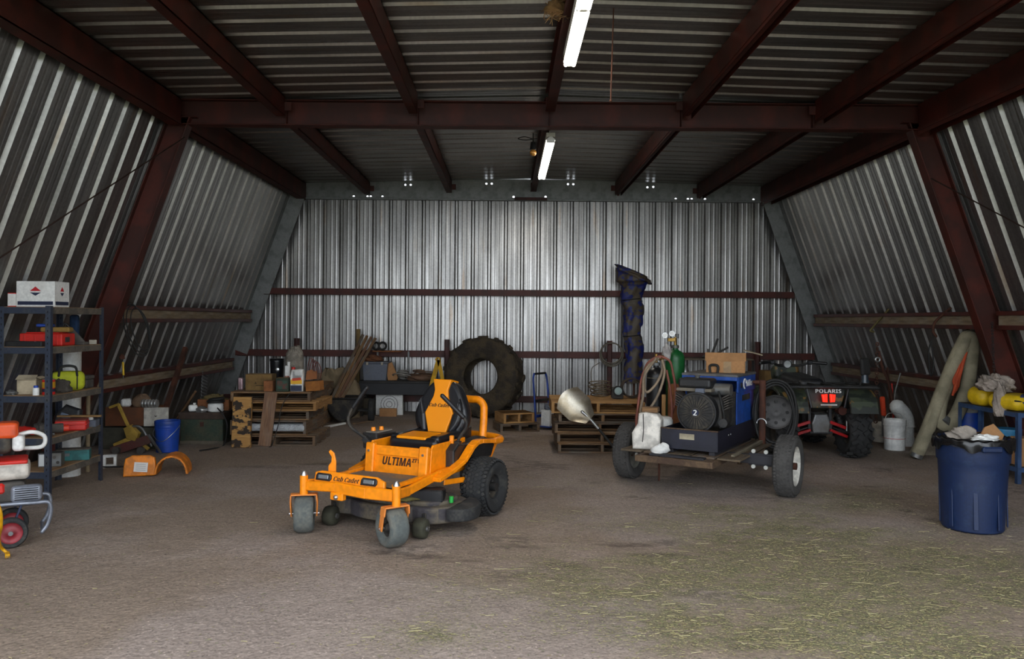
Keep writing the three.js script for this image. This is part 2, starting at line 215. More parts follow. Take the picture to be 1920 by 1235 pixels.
// gable plates with bolt holes through which daylight shows
{
  const sh = new THREE.Shape([[-4.5, 3.91], [4.5, 3.91], [4.36, 4.3], [-4.36, 4.3]].map(([a, b]) => new THREE.Vector2(a + XC, b)));
  const spots = [[760, 346], [770, 346], [912, 344], [922, 344], [1065, 345], [1075, 345], [1214, 351], [1225, 350], [663, 374], [689, 374], [695, 374], [717, 374], [963, 369], [1023, 369], [1267, 379], [1290, 379], [1297, 379], [1322, 380], [1413, 375]];
  for (const [px, py] of spots) { const q = wp(px, py, ZB - .06), h = new THREE.Path(); h.absarc(q.x, Math.min(4.24, Math.max(3.96, q.y)), .021, 0, Math.PI * 2, true); sh.holes.push(h); }
  const g = new THREE.ExtrudeGeometry(sh, { depth: .006, bevelEnabled: false, curveSegments: 6 });
  struct(B().geo(g, [0, 0, -ZB + .05]).box(8.6, .03, .06, [XC, 3.915, -ZB + .075]).mesh('t', galvPlate), 'trim_1', 'grey galvanised plate with bolt holes above the back wall', 'trim');
  for (const s of [-1, 1]) {
    const t = B(), a = V(XC + s * (hw(3.95) - .13), 3.95, -ZB + .2), b = V(XC + s * (hw(0) - .13), 0, -ZB + .12);
    t.bar(a, b, .3, .006, [0, 0, 1]); t.bar(a.clone().add(V(s * .13, 0, .08)), b.clone().add(V(s * .13, 0, .08)), .006, .16, [0, 0, 1]);
    struct(t.mesh('t', galvPlate), s < 0 ? 'trim_2' : 'trim_3', s < 0 ? 'galvanised corner angle between back wall and wall behind the shelving' : 'galvanised corner angle between back wall and wall behind the quad bike', 'trim');
  }
}
// red steel: purlins, main frame, girts
function cSection(b, a, e, w, h, t, up) {   // C section from a to e: web plus two flanges, open towards +x of its own frame
  a = tv(a); e = tv(e); const d = e.clone().sub(a).normalize(), U = V(...up), X = U.clone().cross(d).normalize();
  b.bar(a, e, t, h, up, .001);
  for (const s of [-1, 1]) { const o = X.clone().multiplyScalar(w / 2 - t / 2).addScaledVector(U, s * (h / 2 - t / 2)); b.bar(a.clone().add(o), e.clone().add(o), w, t, up, .001); }
  return b;
}
for (const [d0, d1, bay] of [[ZF, 9.1, 'open end'], [9.36, ZB - .06, 'back']]) for (let k = -3; k <= 3; k++) {
  const eave = Math.abs(k) === 3, x = eave ? XC + Math.sign(k) * 4.2 : XC + k * 1.51, h = eave ? .3 : .22, y = eave ? 4.04 : roofY(x) - .012 - h / 2;
  const b = B(), sgn = k <= 0 ? 1 : -1; if (k === 0) { b.box(.11, .012, d1 - d0, [x, y - h / 2, -(d0 + d1) / 2]).box(.012, h, d1 - d0, [x, y, -(d0 + d1) / 2]).box(.11, .012, d1 - d0, [x, y + h / 2 - .006, -(d0 + d1) / 2]); }
  else cSection(b, [x, y, -d0], [x, y, -d1], sgn * (eave ? .14 : .1), h, .01, [0, 1, 0]);
  if (!eave) b.box(.1, .1, .012, [x + sgn * .03 * (k ? 1 : 0), y, -d1 + .01]);
  const side = k < 0 ? 'shelving' : 'quad bike', label = k === 0 ? `dark red ridge purlin carrying the ${bay === 'back' ? 'shorter-looking tube lamp by the back wall' : 'tube lamp near the open end'}` : eave ? `dark red eave beam along the ${side} wall in the ${bay} bay` : `dark red roof purlin, ${Math.abs(k) === 1 ? 'first' : 'second'} from the ridge on the ${side} side, ${bay} bay`;
  struct(b.mesh('p', redDark), numbered('roof_purlin'), label, 'purlin');
}
const ZFR = 9.23;
{
  const b = B(), yb = 3.92, yt = 4.2, x0 = XC - hw(4) + .1, x1 = XC + hw(4) - .1;
  b.box(x1 - x0, yt - yb, .012, [XC, (yt + yb) / 2, -ZFR]).box(x1 - x0, .014, .16, [XC, yb, -ZFR]).box(x1 - x0, .014, .16, [XC, yt, -ZFR]);
  for (let k = -2; k <= 2; k++) b.box(.01, yt - yb, .15, [XC + k * 1.51, (yt + yb) / 2, -ZFR]);
  struct(b.mesh('b', red), 'roof_beam', 'dark red steel beam crossing the shed under the roof', 'beam');
  for (const s of [-1, 1]) {
    const c = B(), P = (y, inn) => V(XC + s * (hw(y) - .06 - inn / LN), y - .0 + inn * SL / LN * -0, -ZFR);
    const top = 4.0, bot = 0, dT = .27, dB = .3;
    const q = [P(bot, 0), P(bot, dB), P(top, dT), P(top, 0)].map((v) => [v.x, v.y]);
    c.ext(q, .012, [0, 0, -ZFR], [0, 0, 0], 0);
    c.bar(P(bot, 0), P(top, 0), .15, .014, [s, 0, 0]); c.bar(P(bot, dB), P(top, dT), .15, .014, [s, 0, 0]); c.box(.5, .02, .26, [P(bot, dB / 2).x, .01, -ZFR]);
    const kn = P(top, dT / 2); c.box(.42, .012, .16, [kn.x, top, -ZFR]);
    struct(c.mesh('c', red), numbered('steel_column'), s < 0 ? 'inclined red steel column beside the shelving' : 'inclined red steel column behind the leaning suction hose', 'column');
  }
}
const plank = wm('girtwood', '#8d7a60', '#6d5c47', .4, .9);
{
  const bg = (y, x0, x1, lab, h = .1) => struct(B().box(x1 - x0, .008, .09, [(x0 + x1) / 2, y + h / 2, -ZB + .1]).box(x1 - x0, h, .008, [(x0 + x1) / 2, y, -ZB + .141]).box(x1 - x0 - .1, .008, .05, [(x0 + x1) / 2, y - h / 2, -ZB + .165]).mesh('g', red), numbered('wall_girt'), lab, 'girt');
  bg(2.2, -4.5, 5.28, 'dark red girt across the back wall behind the hanging tarp', .11); bg(1.07, -4.98, 5.66, 'dark red girt across the back wall behind the workbench', .11); bg(.25, -5.2, 6.0, 'dark red girt low on the back wall behind the big tyre', .1);
  // side girts: red channel holding a bare board
  let n = 0;
  for (const s of [-1, 1]) for (const [y, d0, d1, where] of [[1.74, 9.34, 14.5, 'upper, back bay'], [.87, 9.34, 14.5, 'lower, back bay'], [1.74, ZF, 9.1, 'upper, open end bay'], [.87, ZF, 9.1, 'lower, open end bay']]) {
    if (s < 0 && d0 < 9) continue;
    const g = struct(new THREE.Group(), numbered('wall_girt'), `red steel girt with bare board on the ${s < 0 ? 'shelving' : 'hose'} side wall, ${where}`, 'girt');
    const x = XC + s * (hw(y) - .09), b = B(), L = d1 - d0, z = -(d0 + d1) / 2;
    b.box(.16, .012, L, [x, y + .1, z]).box(.16, .012, L, [x, y - .1, z]).box(.012, .05, L, [x - s * .08, y + .08, z]).box(.012, .05, L, [x - s * .08, y - .08, z]).mesh('channel', red, g);
    B().box(.03, .17, L - .01, [x - s * .045, y, z]).mesh('board', plank, g, 'bare tan board');
  }
  // short posts standing at the back wall
  for (const [px, lab] of [[557, 'behind the grey sack'], [838, 'beside the big tyre'], [1143, 'carrying the hung hose coil'], [1420, 'behind the blue welder']]) { const x = wp(px, 650, ZB - .25).x; struct(B().box(.09, 1.34, .01, [x, .67, -ZB + .23]).box(.01, 1.34, .07, [x - .04, .67, -ZB + .265]).box(.01, 1.34, .07, [x + .04, .67, -ZB + .265]).mesh('p', red), numbered('steel_post'), 'short dark red steel post at the back wall ' + lab, 'post'); }
}
// brace rods on the side walls
{
  const r = pm('rodm', 0x3a2a24, .6, .5);
  solo(B().rod([XC - hw(3.8) + .36, 3.75, -9.1], [XC - hw(.3) + .3, .3, -3.9], .007), r, 'brace_rod', 'thin steel brace rod slanting down the wall behind the shelving', 'rod').userData.kind = 'structure';
  solo(B().rod([XC + hw(3.4) - .32, 3.35, -9.1], [XC + hw(.4) - .3, .4, -3.9], .007), r, 'brace_rod', 'thin steel brace rod slanting down the wall above the blue rack', 'rod').userData.kind = 'structure';
}
// ---------- ceiling lamps ----------
const lampWhite = pm('lampWhite', 0xe8e8e4, .5), tubeGlow = new THREE.MeshStandardMaterial({ color: 0xffffff, emissive: new THREE.Color().setRGB(1, .93, .82), emissiveIntensity: 4, roughness: .4 });
function tubeLamp(x, y, d0, d1, label, n) {
  const t = thing('tube_lamp', label, 'lamp', [x, y, -(d0 + d1) / 2], 0, 'twin tube lamps under the ridge'), L = d1 - d0;
  B().box(.11, .05, L, [0, .065, 0]).ext([[-.055, 0], [.055, 0], [.02, .04], [-.02, .04]], L, [0, .0, 0], [0, 0, 0], .002).mesh('housing', lampWhite, t);
  for (let k = 0; k < n; k++) { const l = L / n - .03, zc = -L / 2 + (k + .5) * L / n; for (const s of [-1, 1]) { B().cz(.017, l, [s * .034, -.02, zc], 12).mesh('tube', tubeGlow, t, 'glowing tube'); } for (const s of [-1, 1]) B().box(.1, .05, .02, [0, -.008, zc + s * l / 2]).mesh('socket', lampWhite, t); }
  for (const s of [-1, 1]) B().rod([0, .085, s * L * .4], [0, 4.072 - y, s * L * .4], .006).mesh('hanger', lampWhite, t);
  const light = new THREE.RectAreaLight(new THREE.Color().setRGB(1, .91, .8), 5, .1, L - .05); light.position.set(0, -.045, 0); light.rotation.x = -Math.PI / 2; t.add(light);
}
tubeLamp(.525, 3.92, 4.4, 6.9, 'glowing twin tube lamp under the ridge near the open end', 2);
tubeLamp(.52, 3.90, 9.75, 12.3, 'glowing twin tube lamp under the ridge before the back wall', 1);

// ================= zero-turn mower =================
const blackP = dm('blackP', '#17181b', '#4b463e', .25, .45), blackM = dm('blackM', '#1d1c1c', '#5a5040', .4, .7), rubber = dm('rubber', '#232425', '#59554b', .35, .85), chrome = pm('chrome', 0xb8b8b8, .3, .9), steelG = dm('steelG', '#77797a', '#5a554c', .4, .5, .6), inkM = pm('ink', 0x141312, .6);
const orange = dm('orange', '#f58d06', '#e8983a', .03, .4, 0, { size: 1.1 });
// tyre round x: bead, sidewall bulge, shoulder, crown
function tyreGeo(b, R, W, rim, round = .12, seg = 44) {
  const h = W / 2, s = R - rim, p = [[rim, -h * .72], [rim + s * .12, -h * .82], [rim + s * .45, -h], [rim + s * .75, -h * .97], [R - s * round, -h * .84], [R - s * round * .35, -h * .7], [R, -h * .35], [R, h * .35], [R - s * round * .35, h * .7], [R - s * round, h * .84], [rim + s * .75, h * .97], [rim + s * .45, h], [rim + s * .12, h * .82], [rim, h * .72], [rim - .004, h * .5], [rim - .004, -h * .5], [rim, -h * .72]];
  return b.lathe(p, [0, 0, 0], [0, 0, Math.PI / 2], seg);
}
// lug pattern: f(row, col) boxes set round the crown
function lugs(b, R, rows, n, lw, ll, lh, skew = 0, stagger = .5, drop = 0) {
  for (let i = 0; i < rows.length; i++) for (let k = 0; k < n; k++) { const a = (k + (i % 2 ? stagger : 0)) / n * Math.PI * 2, x = rows[i], rr = R - drop * x * x; const m = new THREE.Matrix4().makeRotationX(a).multiply(new THREE.Matrix4().makeTranslation(x, rr, 0)).multiply(new THREE.Matrix4().makeRotationY((i % 2 ? -1 : 1) * skew)).multiply(new THREE.Matrix4().makeRotationZ(drop ? -2 * drop * x * .8 : 0)); const g = prep(new THREE.BoxGeometry(lw, lh, ll)); g.applyMatrix4(m); b.g.push(g); }
  return b;
}
{
  const t = thing('riding_mower', 'orange zero-turn riding mower with black and orange seat', 'mower', [-.664, 0, -7.22], -.4538);
  // rear wheels
  for (const s of [-1, 1]) {
    const w = new THREE.Group(); w.name = 'rear_wheel'; w.position.set(s * .54, .255, 0); w.rotation.x = s * .4; t.add(w);
    tyreGeo(B(), .247, .25, .105, .35).mesh('tyre', rubber, w);
    const l = B(); lugs(l, .247, [-.1, -.066, -.033, 0, .033, .066, .1], 40, .027, .024, .014, .5, .5, 1.5); const lm = l.mesh('tread', rubber, w); lm.userData.kind = 'stuff';
    B().lathe([[.108, -.09], [.1, -.06], [.085, -.055], [.07, -.02], [.03, -.01], [.03, .02], [0, .02]].map(([a, b]) => [a, -b]), [0, 0, 0], [0, 0, -s * Math.PI / 2]).mesh('rim', blackM, w);
    B().cx(.038, .2, [s * .015, 0, 0]).mesh('hub', blackP, w);
    for (let k = 0; k < 5; k++) B().cx(.009, .02, [s * .045, .06 * Math.cos(k * 1.257), .06 * Math.sin(k * 1.257)], 6).mesh('lug_nut', chrome, w);
  }
  // front casters
  for (const [x, yaw] of [[-.435, .63], [.435, 1.08]]) {
    const c = new THREE.Group(); c.name = 'caster'; c.position.set(x, 0, 1.22); c.rotation.y = yaw; t.add(c);
    const tr = -.06;   // wheel trails behind the pivot
    B().cyl(.032, .032, .15, [0, .39, 0]).mesh('pivot_tube', orange, c);
    B().cyl(.028, .02, .022, [0, .476, 0]).sph(.016, [0, .488, 0]).mesh('pivot_cap', chrome, c);
    const fk = B(); fk.box(.2, .012, .075, [0, .312, tr * .2]); for (const s of [-1, 1]) fk.bar([s * .098, .315, tr * .2], [s * .104, .25, tr * .3], .07, .012, [s, 0, .01]).bar([s * .104, .262, tr * .3], [s * .098, .135, tr], .05, .012, [s, 0, .01]); fk.mesh('fork', dm('orangeD', '#e0863a', '#a0623a', .3, .5), c);
    const w = new THREE.Group(); w.name = 'wheel'; w.position.set(0, .15, tr); c.add(w);
    tyreGeo(B(), .15, .155, .07, .14).mesh('tyre', dm('rubberG', '#555a58', '#6f6b60', .4, .9), w);
    B().lathe([[.07, .05], [.062, .035], [.035, .03], [.03, .06], [0, .06]], [0, 0, 0], [0, 0, Math.PI / 2]).lathe([[.07, -.05], [.062, -.035], [.035, -.03], [.03, -.06], [0, -.06]], [0, 0, 0], [0, 0, Math.PI / 2]).cx(.03, .14, [0, 0, 0]).mesh('rim', blackM, w);
    B().cx(.011, .235, [0, 0, 0], 8).mesh('axle', chrome, w);
  }
  // front beam, side rails, floor pan
  const fr = B();
  fr.bar([-.42, .385, 1.22], [-.12, .4, 1.22], .03, .075, [0, 1, 0], .008).bar([-.13, .4, 1.22], [.17, .385, 1.23], .035, .085, [0, 1, 0], .008).bar([.16, .387, 1.23], [.42, .39, 1.22], .03, .09, [0, 1, 0], .008);
  for (const s of [-1, 1]) fr.bar([s * .42, .395, 1.21], [s * .37, .37, .95], .035, .075, [0, 1, 0], .008).bar([s * .37, .372, .96], [s * .37, .42, .5], .035, .07, [0, 1, 0], .008).bar([s * .37, .42, .52], [s * .33, .42, -.35], .04, .07, [0, 1, 0], .008);
  fr.bar([-.33, .42, -.33], [.33, .42, -.33], .05, .07).bar([-.37, .4, .5], [.37, .4, .5], .04, .06).mesh('frame', orange, t);
  // front panel with headlights and script
  const fp = new THREE.Group(); fp.name = 'front_panel'; fp.position.set(-.03, .45, 1.17); fp.rotation.x = -.25; t.add(fp);
  B().ext([[-.33, -.045], [.34, -.045], [.33, .02], [.25, .05], [-.27, .055], [-.33, .04]], .03, [0, 0, 0], [0, 0, 0], .008, 2).mesh('panel', orange, fp);
  for (const x of [-.235, .195]) { B().ext([[-.075, -.028], [.06, -.028], [.075, -.01], [.072, .018], [.055, .03], [-.06, .03], [-.075, .01]], .03, [x, .006, .012], [0, 0, 0], .006, 2).mesh('headlight', blackP, fp); B().box(.095, .03, .006, [x, .007, .028]).mesh('headlight_lens', pm('hl', 0x9aa0a4, .2, .6), fp); }
  B().geo(text('Cub Cadet', .034, fontS, .35), [-.02, .004, .0155]).mesh('lettering', inkM, fp, 'black script lettering');
  const pan = B(); pan.box(.66, .012, .5, [0, .415, .86], [-.02, 0, 0]); pan.mesh('foot_pan', dm('pan', '#6a625a', '#8d6b3d', .5, .9), t, 'dusty grey rubber foot mat');
  B().bar([-.33, .425, 1.1], [-.33, .425, .56], .04, .03).mesh('pan_edge', orange, t); B().bar([.33, .425, 1.1], [.33, .425, .56], .04, .03).mesh('pan_edge', orange, t);
  B().ext([[-.02, 0], [.045, 0], [.045, .14], [.03, .2], [-.005, .225], [-.02, .21], [.008, .17], [.005, .13], [-.02, .1]], .02, [-.25, .44, 1.12], [0, .15, 0], .005).mesh('deck_pedal', orange, t);
  // seat box
  const sb = new THREE.Group(); sb.name = 'seat_box'; sb.position.set(.02, 0, 0); t.add(sb);
  B().box(.5, .27, .03, [0, .5, .58], [-.1, 0, 0]).mesh('front_panel', orange, sb);
  for (const s of [-1, 1]) { B().box(.085, .31, .05, [s * .265, .5, .6], [-.1, 0, 0], .01).mesh('corner_post', orange, sb); B().ext([[0, -.16], [.6, -.16], [.6, .13], [.06, .13], [.03, .1]], .02, [s * .3, .53, .58], [0, Math.PI / 2, 0], .004).mesh('side_panel', orange, sb); for (const y of [.4, .59]) B().cz(.011, .03, [s * .268, y, .62 - (y - .5) * .1], 6).mesh('bolt', chrome, sb); }
  B().bar([-.2, .595, .585], [.23, .595, .585], .012, .075, [0, 1, -.4]).mesh('tilt_lip', orange, sb);
  const tg = B(); tg.geo(text('ULTIMA', .068, font, .18), [.0, .515, .598], [-.1, 0, 0], [.82, 1, 1]).mesh('lettering', pm('inkB', 0x33180c, .6), sb, 'dark slanted capital lettering');
  B().geo(text('ZT1', .032, font, .18), [.185, .535, .597], [-.1, 0, 0]).mesh('lettering', MAT.inkB, sb);
  // consoles at the sides of the seat
  B().ext([[-.14, 0], [.14, 0], [.16, .12], [-.15, .14]], .16, [-.4, .56, .25], [0, Math.PI / 2, 0], .015, 2).mesh('console', blackP, t);
  B().box(.12, .012, .24, [-.4, .7, .25], [0, 0, 0]).mesh('console_top', dm('ctop', '#8b8478', '#3f3b38', .5, .7), t);
  for (const [z, x] of [[.3, -.43], [.22, -.4]]) B().cyl(.022, .018, .035, [x, .72, z], [0, 0, 0], 12).mesh('knob', orange, t);
  B().box(.02, .07, .012, [-.33, .63, .37]).mesh('key_tag', pm('yel', 0xd8a420, .6), t);
  B().ext([[-.2, 0], [.2, 0], [.18, .16], [-.12, .2], [-.2, .15]], .14, [.34, .44, .12], [0, Math.PI / 2, 0], .015, 2).mesh('fender', blackP, t);
  B().ext([[-.26, 0], [.22, 0], [.3, .12], [.1, .2], [-.22, .18]], .14, [.33, .44, -.18], [0, Math.PI / 2, 0], .02, 2).mesh('fuel_tank', blackP, t);
  B().ext([[-.26, 0], [.22, 0], [.3, .12], [.1, .2], [-.22, .18]], .14, [-.33, .44, -.18], [0, Math.PI / 2, 0], .02, 2).mesh('fuel_tank', blackP, t);
  B().box(.035, .09, .03, [.33, .66, .22], [0, .2, 0]).mesh('seat_latch', orange, t);
  // seat
  const seat = new THREE.Group(); seat.name = 'seat'; seat.position.set(.02, .62, .12); t.add(seat);
  const vin = dm('vinyl', '#1b1c20', '#38342e', .12, .32), ovin = pm('ovinyl', 0xf29200, .45);
  B().geo(roundBox(.5, .13, .5, .05, 4), [0, .0, 0]).mesh('cushion', vin, seat);
  B().geo(roundBox(.3, .03, .28, .014, 2), [-.02, .062, .1], [.03, 0, 0]).mesh('cushion_inset', ovin, seat, 'orange seat inset');
  for (const s of [-1, 1]) B().geo(roundBox(.1, .07, .44, .03, 3), [s * .2, .05, 0]).mesh('cushion_bolster', vin, seat);
  const bk = new THREE.Group(); bk.name = 'backrest'; bk.position.set(0, .02, -.24); bk.rotation.x = -.2; seat.add(bk);
  const out = new THREE.Shape(); out.moveTo(-.17, 0); out.bezierCurveTo(-.27, .1, -.27, .22, -.2, .34); out.bezierCurveTo(-.17, .42, -.12, .49, -.07, .5); out.lineTo(.07, .5); out.bezierCurveTo(.12, .49, .17, .42, .2, .34); out.bezierCurveTo(.27, .22, .27, .1, .17, 0); out.lineTo(-.17, 0);
  out && B().geo(shapeGeo(out, .13, .035), [0, 0, 0], [0, 0, 0], [1.1, 1, 1]).mesh('back_shell', vin, bk);
  for (const s of [-1, 1]) { const bs = new THREE.Shape(); bs.moveTo(s * .14, .0); bs.bezierCurveTo(s * .26, .1, s * .26, .22, s * .2, .33); bs.bezierCurveTo(s * .17, .26, s * .16, .2, s * .14, .18); bs.lineTo(s * .11, .03); B().ext(bs, .09, [0, .01, .055], [0, 0, 0], .03, 4).mesh('side_bolster', vin, bk); }
  const inn = new THREE.Shape(); inn.moveTo(-.1, .01); inn.lineTo(-.16, .19); inn.lineTo(-.085, .34); inn.lineTo(-.075, .4); inn.lineTo(-.105, .5); inn.lineTo(.105, .5); inn.lineTo(.075, .4); inn.lineTo(.085, .34); inn.lineTo(.16, .19); inn.lineTo(.1, .01);
  B().geo(shapeGeo(inn, .15, .012), [0, .008, .012], [0, 0, 0], [.92, 1, 1]).mesh('back_inset', ovin, bk, 'orange hourglass back inset');
  B().geo(text('Cub Cadet', .03, fontS, .35), [0, .27, .088]).mesh('lettering', inkM, bk);
  // lap bars
  B().tube([[-.33, .58, .42], [-.42, .66, .44], [-.575, .76, .45], [-.6, .82, .44], [-.58, .9, .42], [-.45, 1.09, .38]], .0145, 60).mesh('lap_bar', blackM, t);
  B().tube([[-.565, .92, .415], [-.45, 1.09, .38]], .02, 8).mesh('lap_grip', blackP, t); B().bar([-.31, .56, .42], [-.43, .66, .44], .05, .045).mesh('lap_bracket', blackP, t);
  B().tube([[.37, .54, .2], [.38, .66, .2], [.46, .79, .2], [.455, .85, .21], [.28, 1.05, .3]], .0145, 60).mesh('lap_bar', blackM, t);
  B().tube([[.44, .87, .22], [.28, 1.05, .3]], .02, 8).mesh('lap_grip', blackP, t); B().bar([.37, .46, .2], [.38, .66, .2], .05, .05).mesh('lap_bracket', blackP, t);
  // side fender strips, bumper and rear hoop
  for (const s of [-1, 1]) B().strip([[s * .42, .4, .62], [s * .425, .44, .4], [s * .45, .5, .24], [s * .455, .6, .1], [s * .455, .63, .02], [s * .455, .63, -.06], [s * .45, .6, -.3], [s * .44, .585, -.47]], .075, .035, [0, 1, 0]).mesh('fender_rail', orange, t);
  B().tube([[-.44, .585, -.4], [-.44, .585, -.5], [-.38, .59, -.58], [-.2, .6, -.6], [.2, .6, -.6], [.38, .59, -.58], [.44, .585, -.5], [.44, .585, -.4]], .033, 70).mesh('bumper', orange, t);
  for (const s of [-1, 1]) B().bar([s * .36, .58, -.57], [s * .34, .36, -.4], .06, .03, [1, 0, 0]).mesh('bumper_stay', orange, t);
  B().tube([[-.32, .55, -.36], [-.3, .82, -.43], [-.285, .9, -.45], [-.23, .945, -.46], [-.15, .95, -.46], [.15, .95, -.46], [.23, .945, -.46], [.285, .9, -.45], [.3, .82, -.43], [.32, .55, -.36]], .036, 90, false, 10).mesh('rear_hoop', orange, t);
  // engine
  B().cyl(.2, .2, .2, [0, .6, -.32], [0, 0, 0], 24).cyl(.16, .2, .05, [0, .72, -.32]).mesh('engine_shroud', blackP, t); B().box(.36, .16, .3, [0, .46, -.3]).mesh('engine_block', steelG, t);
  B().cx(.05, .1, [.42, .4, -.16], 16).mesh('hydro_unit', steelG, t); B().box(.1, .16, .16, [.38, .3, 0]).mesh('hydro_unit', steelG, t); B().box(.1, .16, .16, [-.38, .3, 0]).mesh('hydro_unit', steelG, t);
  // cutting deck
  const dk = new THREE.Group(); dk.name = 'cutting_deck'; dk.position.set(.03, .09, .6); t.add(dk);
  const ds = new THREE.Shape(); ds.moveTo(-.62, -.1); ds.bezierCurveTo(-.64, .2, -.45, .28, -.3, .24); ds.bezierCurveTo(-.15, .34, .15, .34, .3, .24); ds.bezierCurveTo(.45, .26, .6, .16, .6, -.05); ds.bezierCurveTo(.6, -.3, .4, -.34, .2, -.32); ds.lineTo(-.25, -.32); ds.bezierCurveTo(-.5, -.34, -.6, -.25, -.62, -.1);
  const deckM = dm('deck', '#39363a', '#635a48', .5, .8);
  B().ext(ds, .13, [0, .065, 0], [Math.PI / 2, 0, 0], .02, 3).mesh('deck_shell', deckM, dk);
  { const up = B(); up.ext(ds, .04, [0, .142, 0], [Math.PI / 2, 0, 0], .015, 2); up.g[0].scale(.86, 1, .8); up.mesh('deck_top', deckM, dk); }
  for (const x of [-.38, 0, .38]) { B().cyl(.1, .07, .05, [x, .18, -.02]).cyl(.05, .05, .04, [x, .22, -.02]).mesh('spindle_pulley', blackM, dk); }
  B().box(.3, .1, .12, [.33, .2, .08], [0, .3, 0], .01).mesh('belt_cover', blackP, dk); B().lump(.18, .04, .14, [.12, .155, .12], .4, 8).mesh('grass_clippings', dm('clip', '#7a7040', '#4d4a2a', .6, 1), dk, 'dried grass clippings');
  B().cyl(.018, .018, .05, [.53, .17, .02], [0, 0, 0], 12).mesh('wash_port', pm('green', 0x1d9a3a, .5), dk, 'green cap');
  const ch = new THREE.Shape(); ch.moveTo(0, -.27); ch.bezierCurveTo(.12, -.25, .2, -.1, .19, .06); ch.bezierCurveTo(.17, .2, .06, .22, 0, .2); ch.lineTo(0, -.27);
  B().ext(ch, .1, [.55, .08, -.03], [Math.PI / 2, 0, -.12], .015, 2).mesh('chute', rubber, dk);
  for (const [x, z] of [[-.45, .3], [.42, .3], [-.6, -.2]]) { const w = new THREE.Group(); w.name = 'gauge_wheel'; w.position.set(x, -.01, z); w.rotation.y = .15; dk.add(w); B().lathe([[.02, -.05], [.05, -.055], [.073, -.045], [.08, -.02], [.08, .02], [.073, .045], [.05, .055], [.02, .05]], [0, 0, 0], [0, 0, Math.PI / 2], 24).mesh('wheel', dm('gw', '#31332b', '#565238', .5, .85), w); B().cx(.02, .13, [0, 0, 0], 10).mesh('axle', steelG, w); B().box(.03, .1, .05, [0, .05, -.08]).mesh('bracket', blackM, w); }
  B().box(.12, .06, .05, [-.1, .335, 1.22], [0, 0, 0], .006).mesh('hitch_bracket', orange, t); B().sph(.02, [-.1, .33, 1.247]).mesh('hitch_bolt', chrome, t);
  for (const s of [-1, 1]) B().bar([s * .42, .36, .5], [s * .46, .33, .12], .015, .045).mesh('deck_link', orange, t);
}

// ================= shelving by the left wall =================
const sx = (px, D) => ray(px, CY)[0] * D;
const slate = dm('slate', '#323a4a', '#5b5448', .28, .55, .3), slateT = dm('slateT', '#4a4640', '#6a6054', .5, .85), pboard = wm('pboard', '#9a744c', '#7d5f40', .3), white = dm('white', '#dcdcd8', '#b0a99c', .15, .6), card = dm('card', '#a5794f', '#8a6440', .3, .9), cardD = dm('cardD', '#7d6138', '#5f4a2c', .4, .9), cardR = dm('cardR', '#8e5a36', '#6f472c', .3, .9), redP = dm('redP', '#c62318', '#7d2d22', .25, .5), junk = dm('junk', '#55504a', '#35322f', .5, .85), grayP = dm('grayP', '#5d6370', '#6e675c', .3, .6), navy = pm('navy', 0x1b2440, .6), teal = dm('teal', '#1d6a70', '#5a5a4a', .4, .6), blueP = dm('blueP', '#1440a0', '#2a3a60', .3, .45), pvc = dm('pvc', '#d2d3cf', '#9a9384', .15, .45), pwhite = dm('pwhite', '#e8e8e4', '#c0bab0', .1, .5), yellowP = dm('yellowP', '#d8a520', '#a07c2a', .3, .5), rust = dm('rust', '#5a3526', '#3a241c', .5, .85, .2), cable = dm('cable', '#1a1a1b', '#3d3934', .3, .7), lime = dm('lime', '#a9b01e', '#7c7f2a', .25, .8), tan = dm('tan', '#8a7a60', '#655843', .4, .9), alu = pm('alu', 0xc0c2c2, .35, .9);
const S = { x0: -4.67, x1: -4.2, d0: 7.36, d1: 8.34, h: [.27, .58, .97, 1.42, 1.79] };
{
  const t = thing('shelving_unit', 'dark slate steel shelving unit with five dusty boards against the leaning wall', 'shelving');
  for (const x of [S.x0, S.x1]) for (const D of [S.d0, S.d1]) { const sxn = x < -4.4 ? 1 : -1, sz = D < 8 ? -1 : 1; const top = x < -4.4 ? 1.79 : 1.8; const b = B().box(.045, top, .004, [x + sxn * .0225, top / 2, -D]).box(.004, top, .045, [x, top / 2, -D + sz * .0225]); const p = b.mesh('post', slate, t); const hb = B(); for (let k = 0; k < 30; k++) hb.box(.008, .018, .006, [x + sxn * .022, .06 + k * .058, -D], [0, 0, 0], 0); const hm = hb.mesh('slot', pm('slotm', 0x0c0d10, .9), p); hm.userData.kind = 'stuff'; }
  for (const y of S.h) { const L = S.d1 - S.d0, W = S.x1 - S.x0, xc = (S.x0 + S.x1) / 2, zc = -(S.d0 + S.d1) / 2;
    B().box(W - .02, .014, L - .02, [xc, y - .007, zc]).mesh('shelf_board', pboard, t);
    for (const s of [-1, 1]) { B().box(.006, .06, L - .01, [xc + s * (W / 2 - .006), y - .035, zc]).mesh('side_rail', slateT, t); B().box(W - .02, .06, .006, [xc, y - .035, zc + s * (L / 2 - .006)]).mesh('end_rail', slate, t); } }
}
const onS = (k, px, D) => [Math.max(S.x0 + .05, Math.min(S.x1 - .05, sx(px, D))), S.h[k], -D];
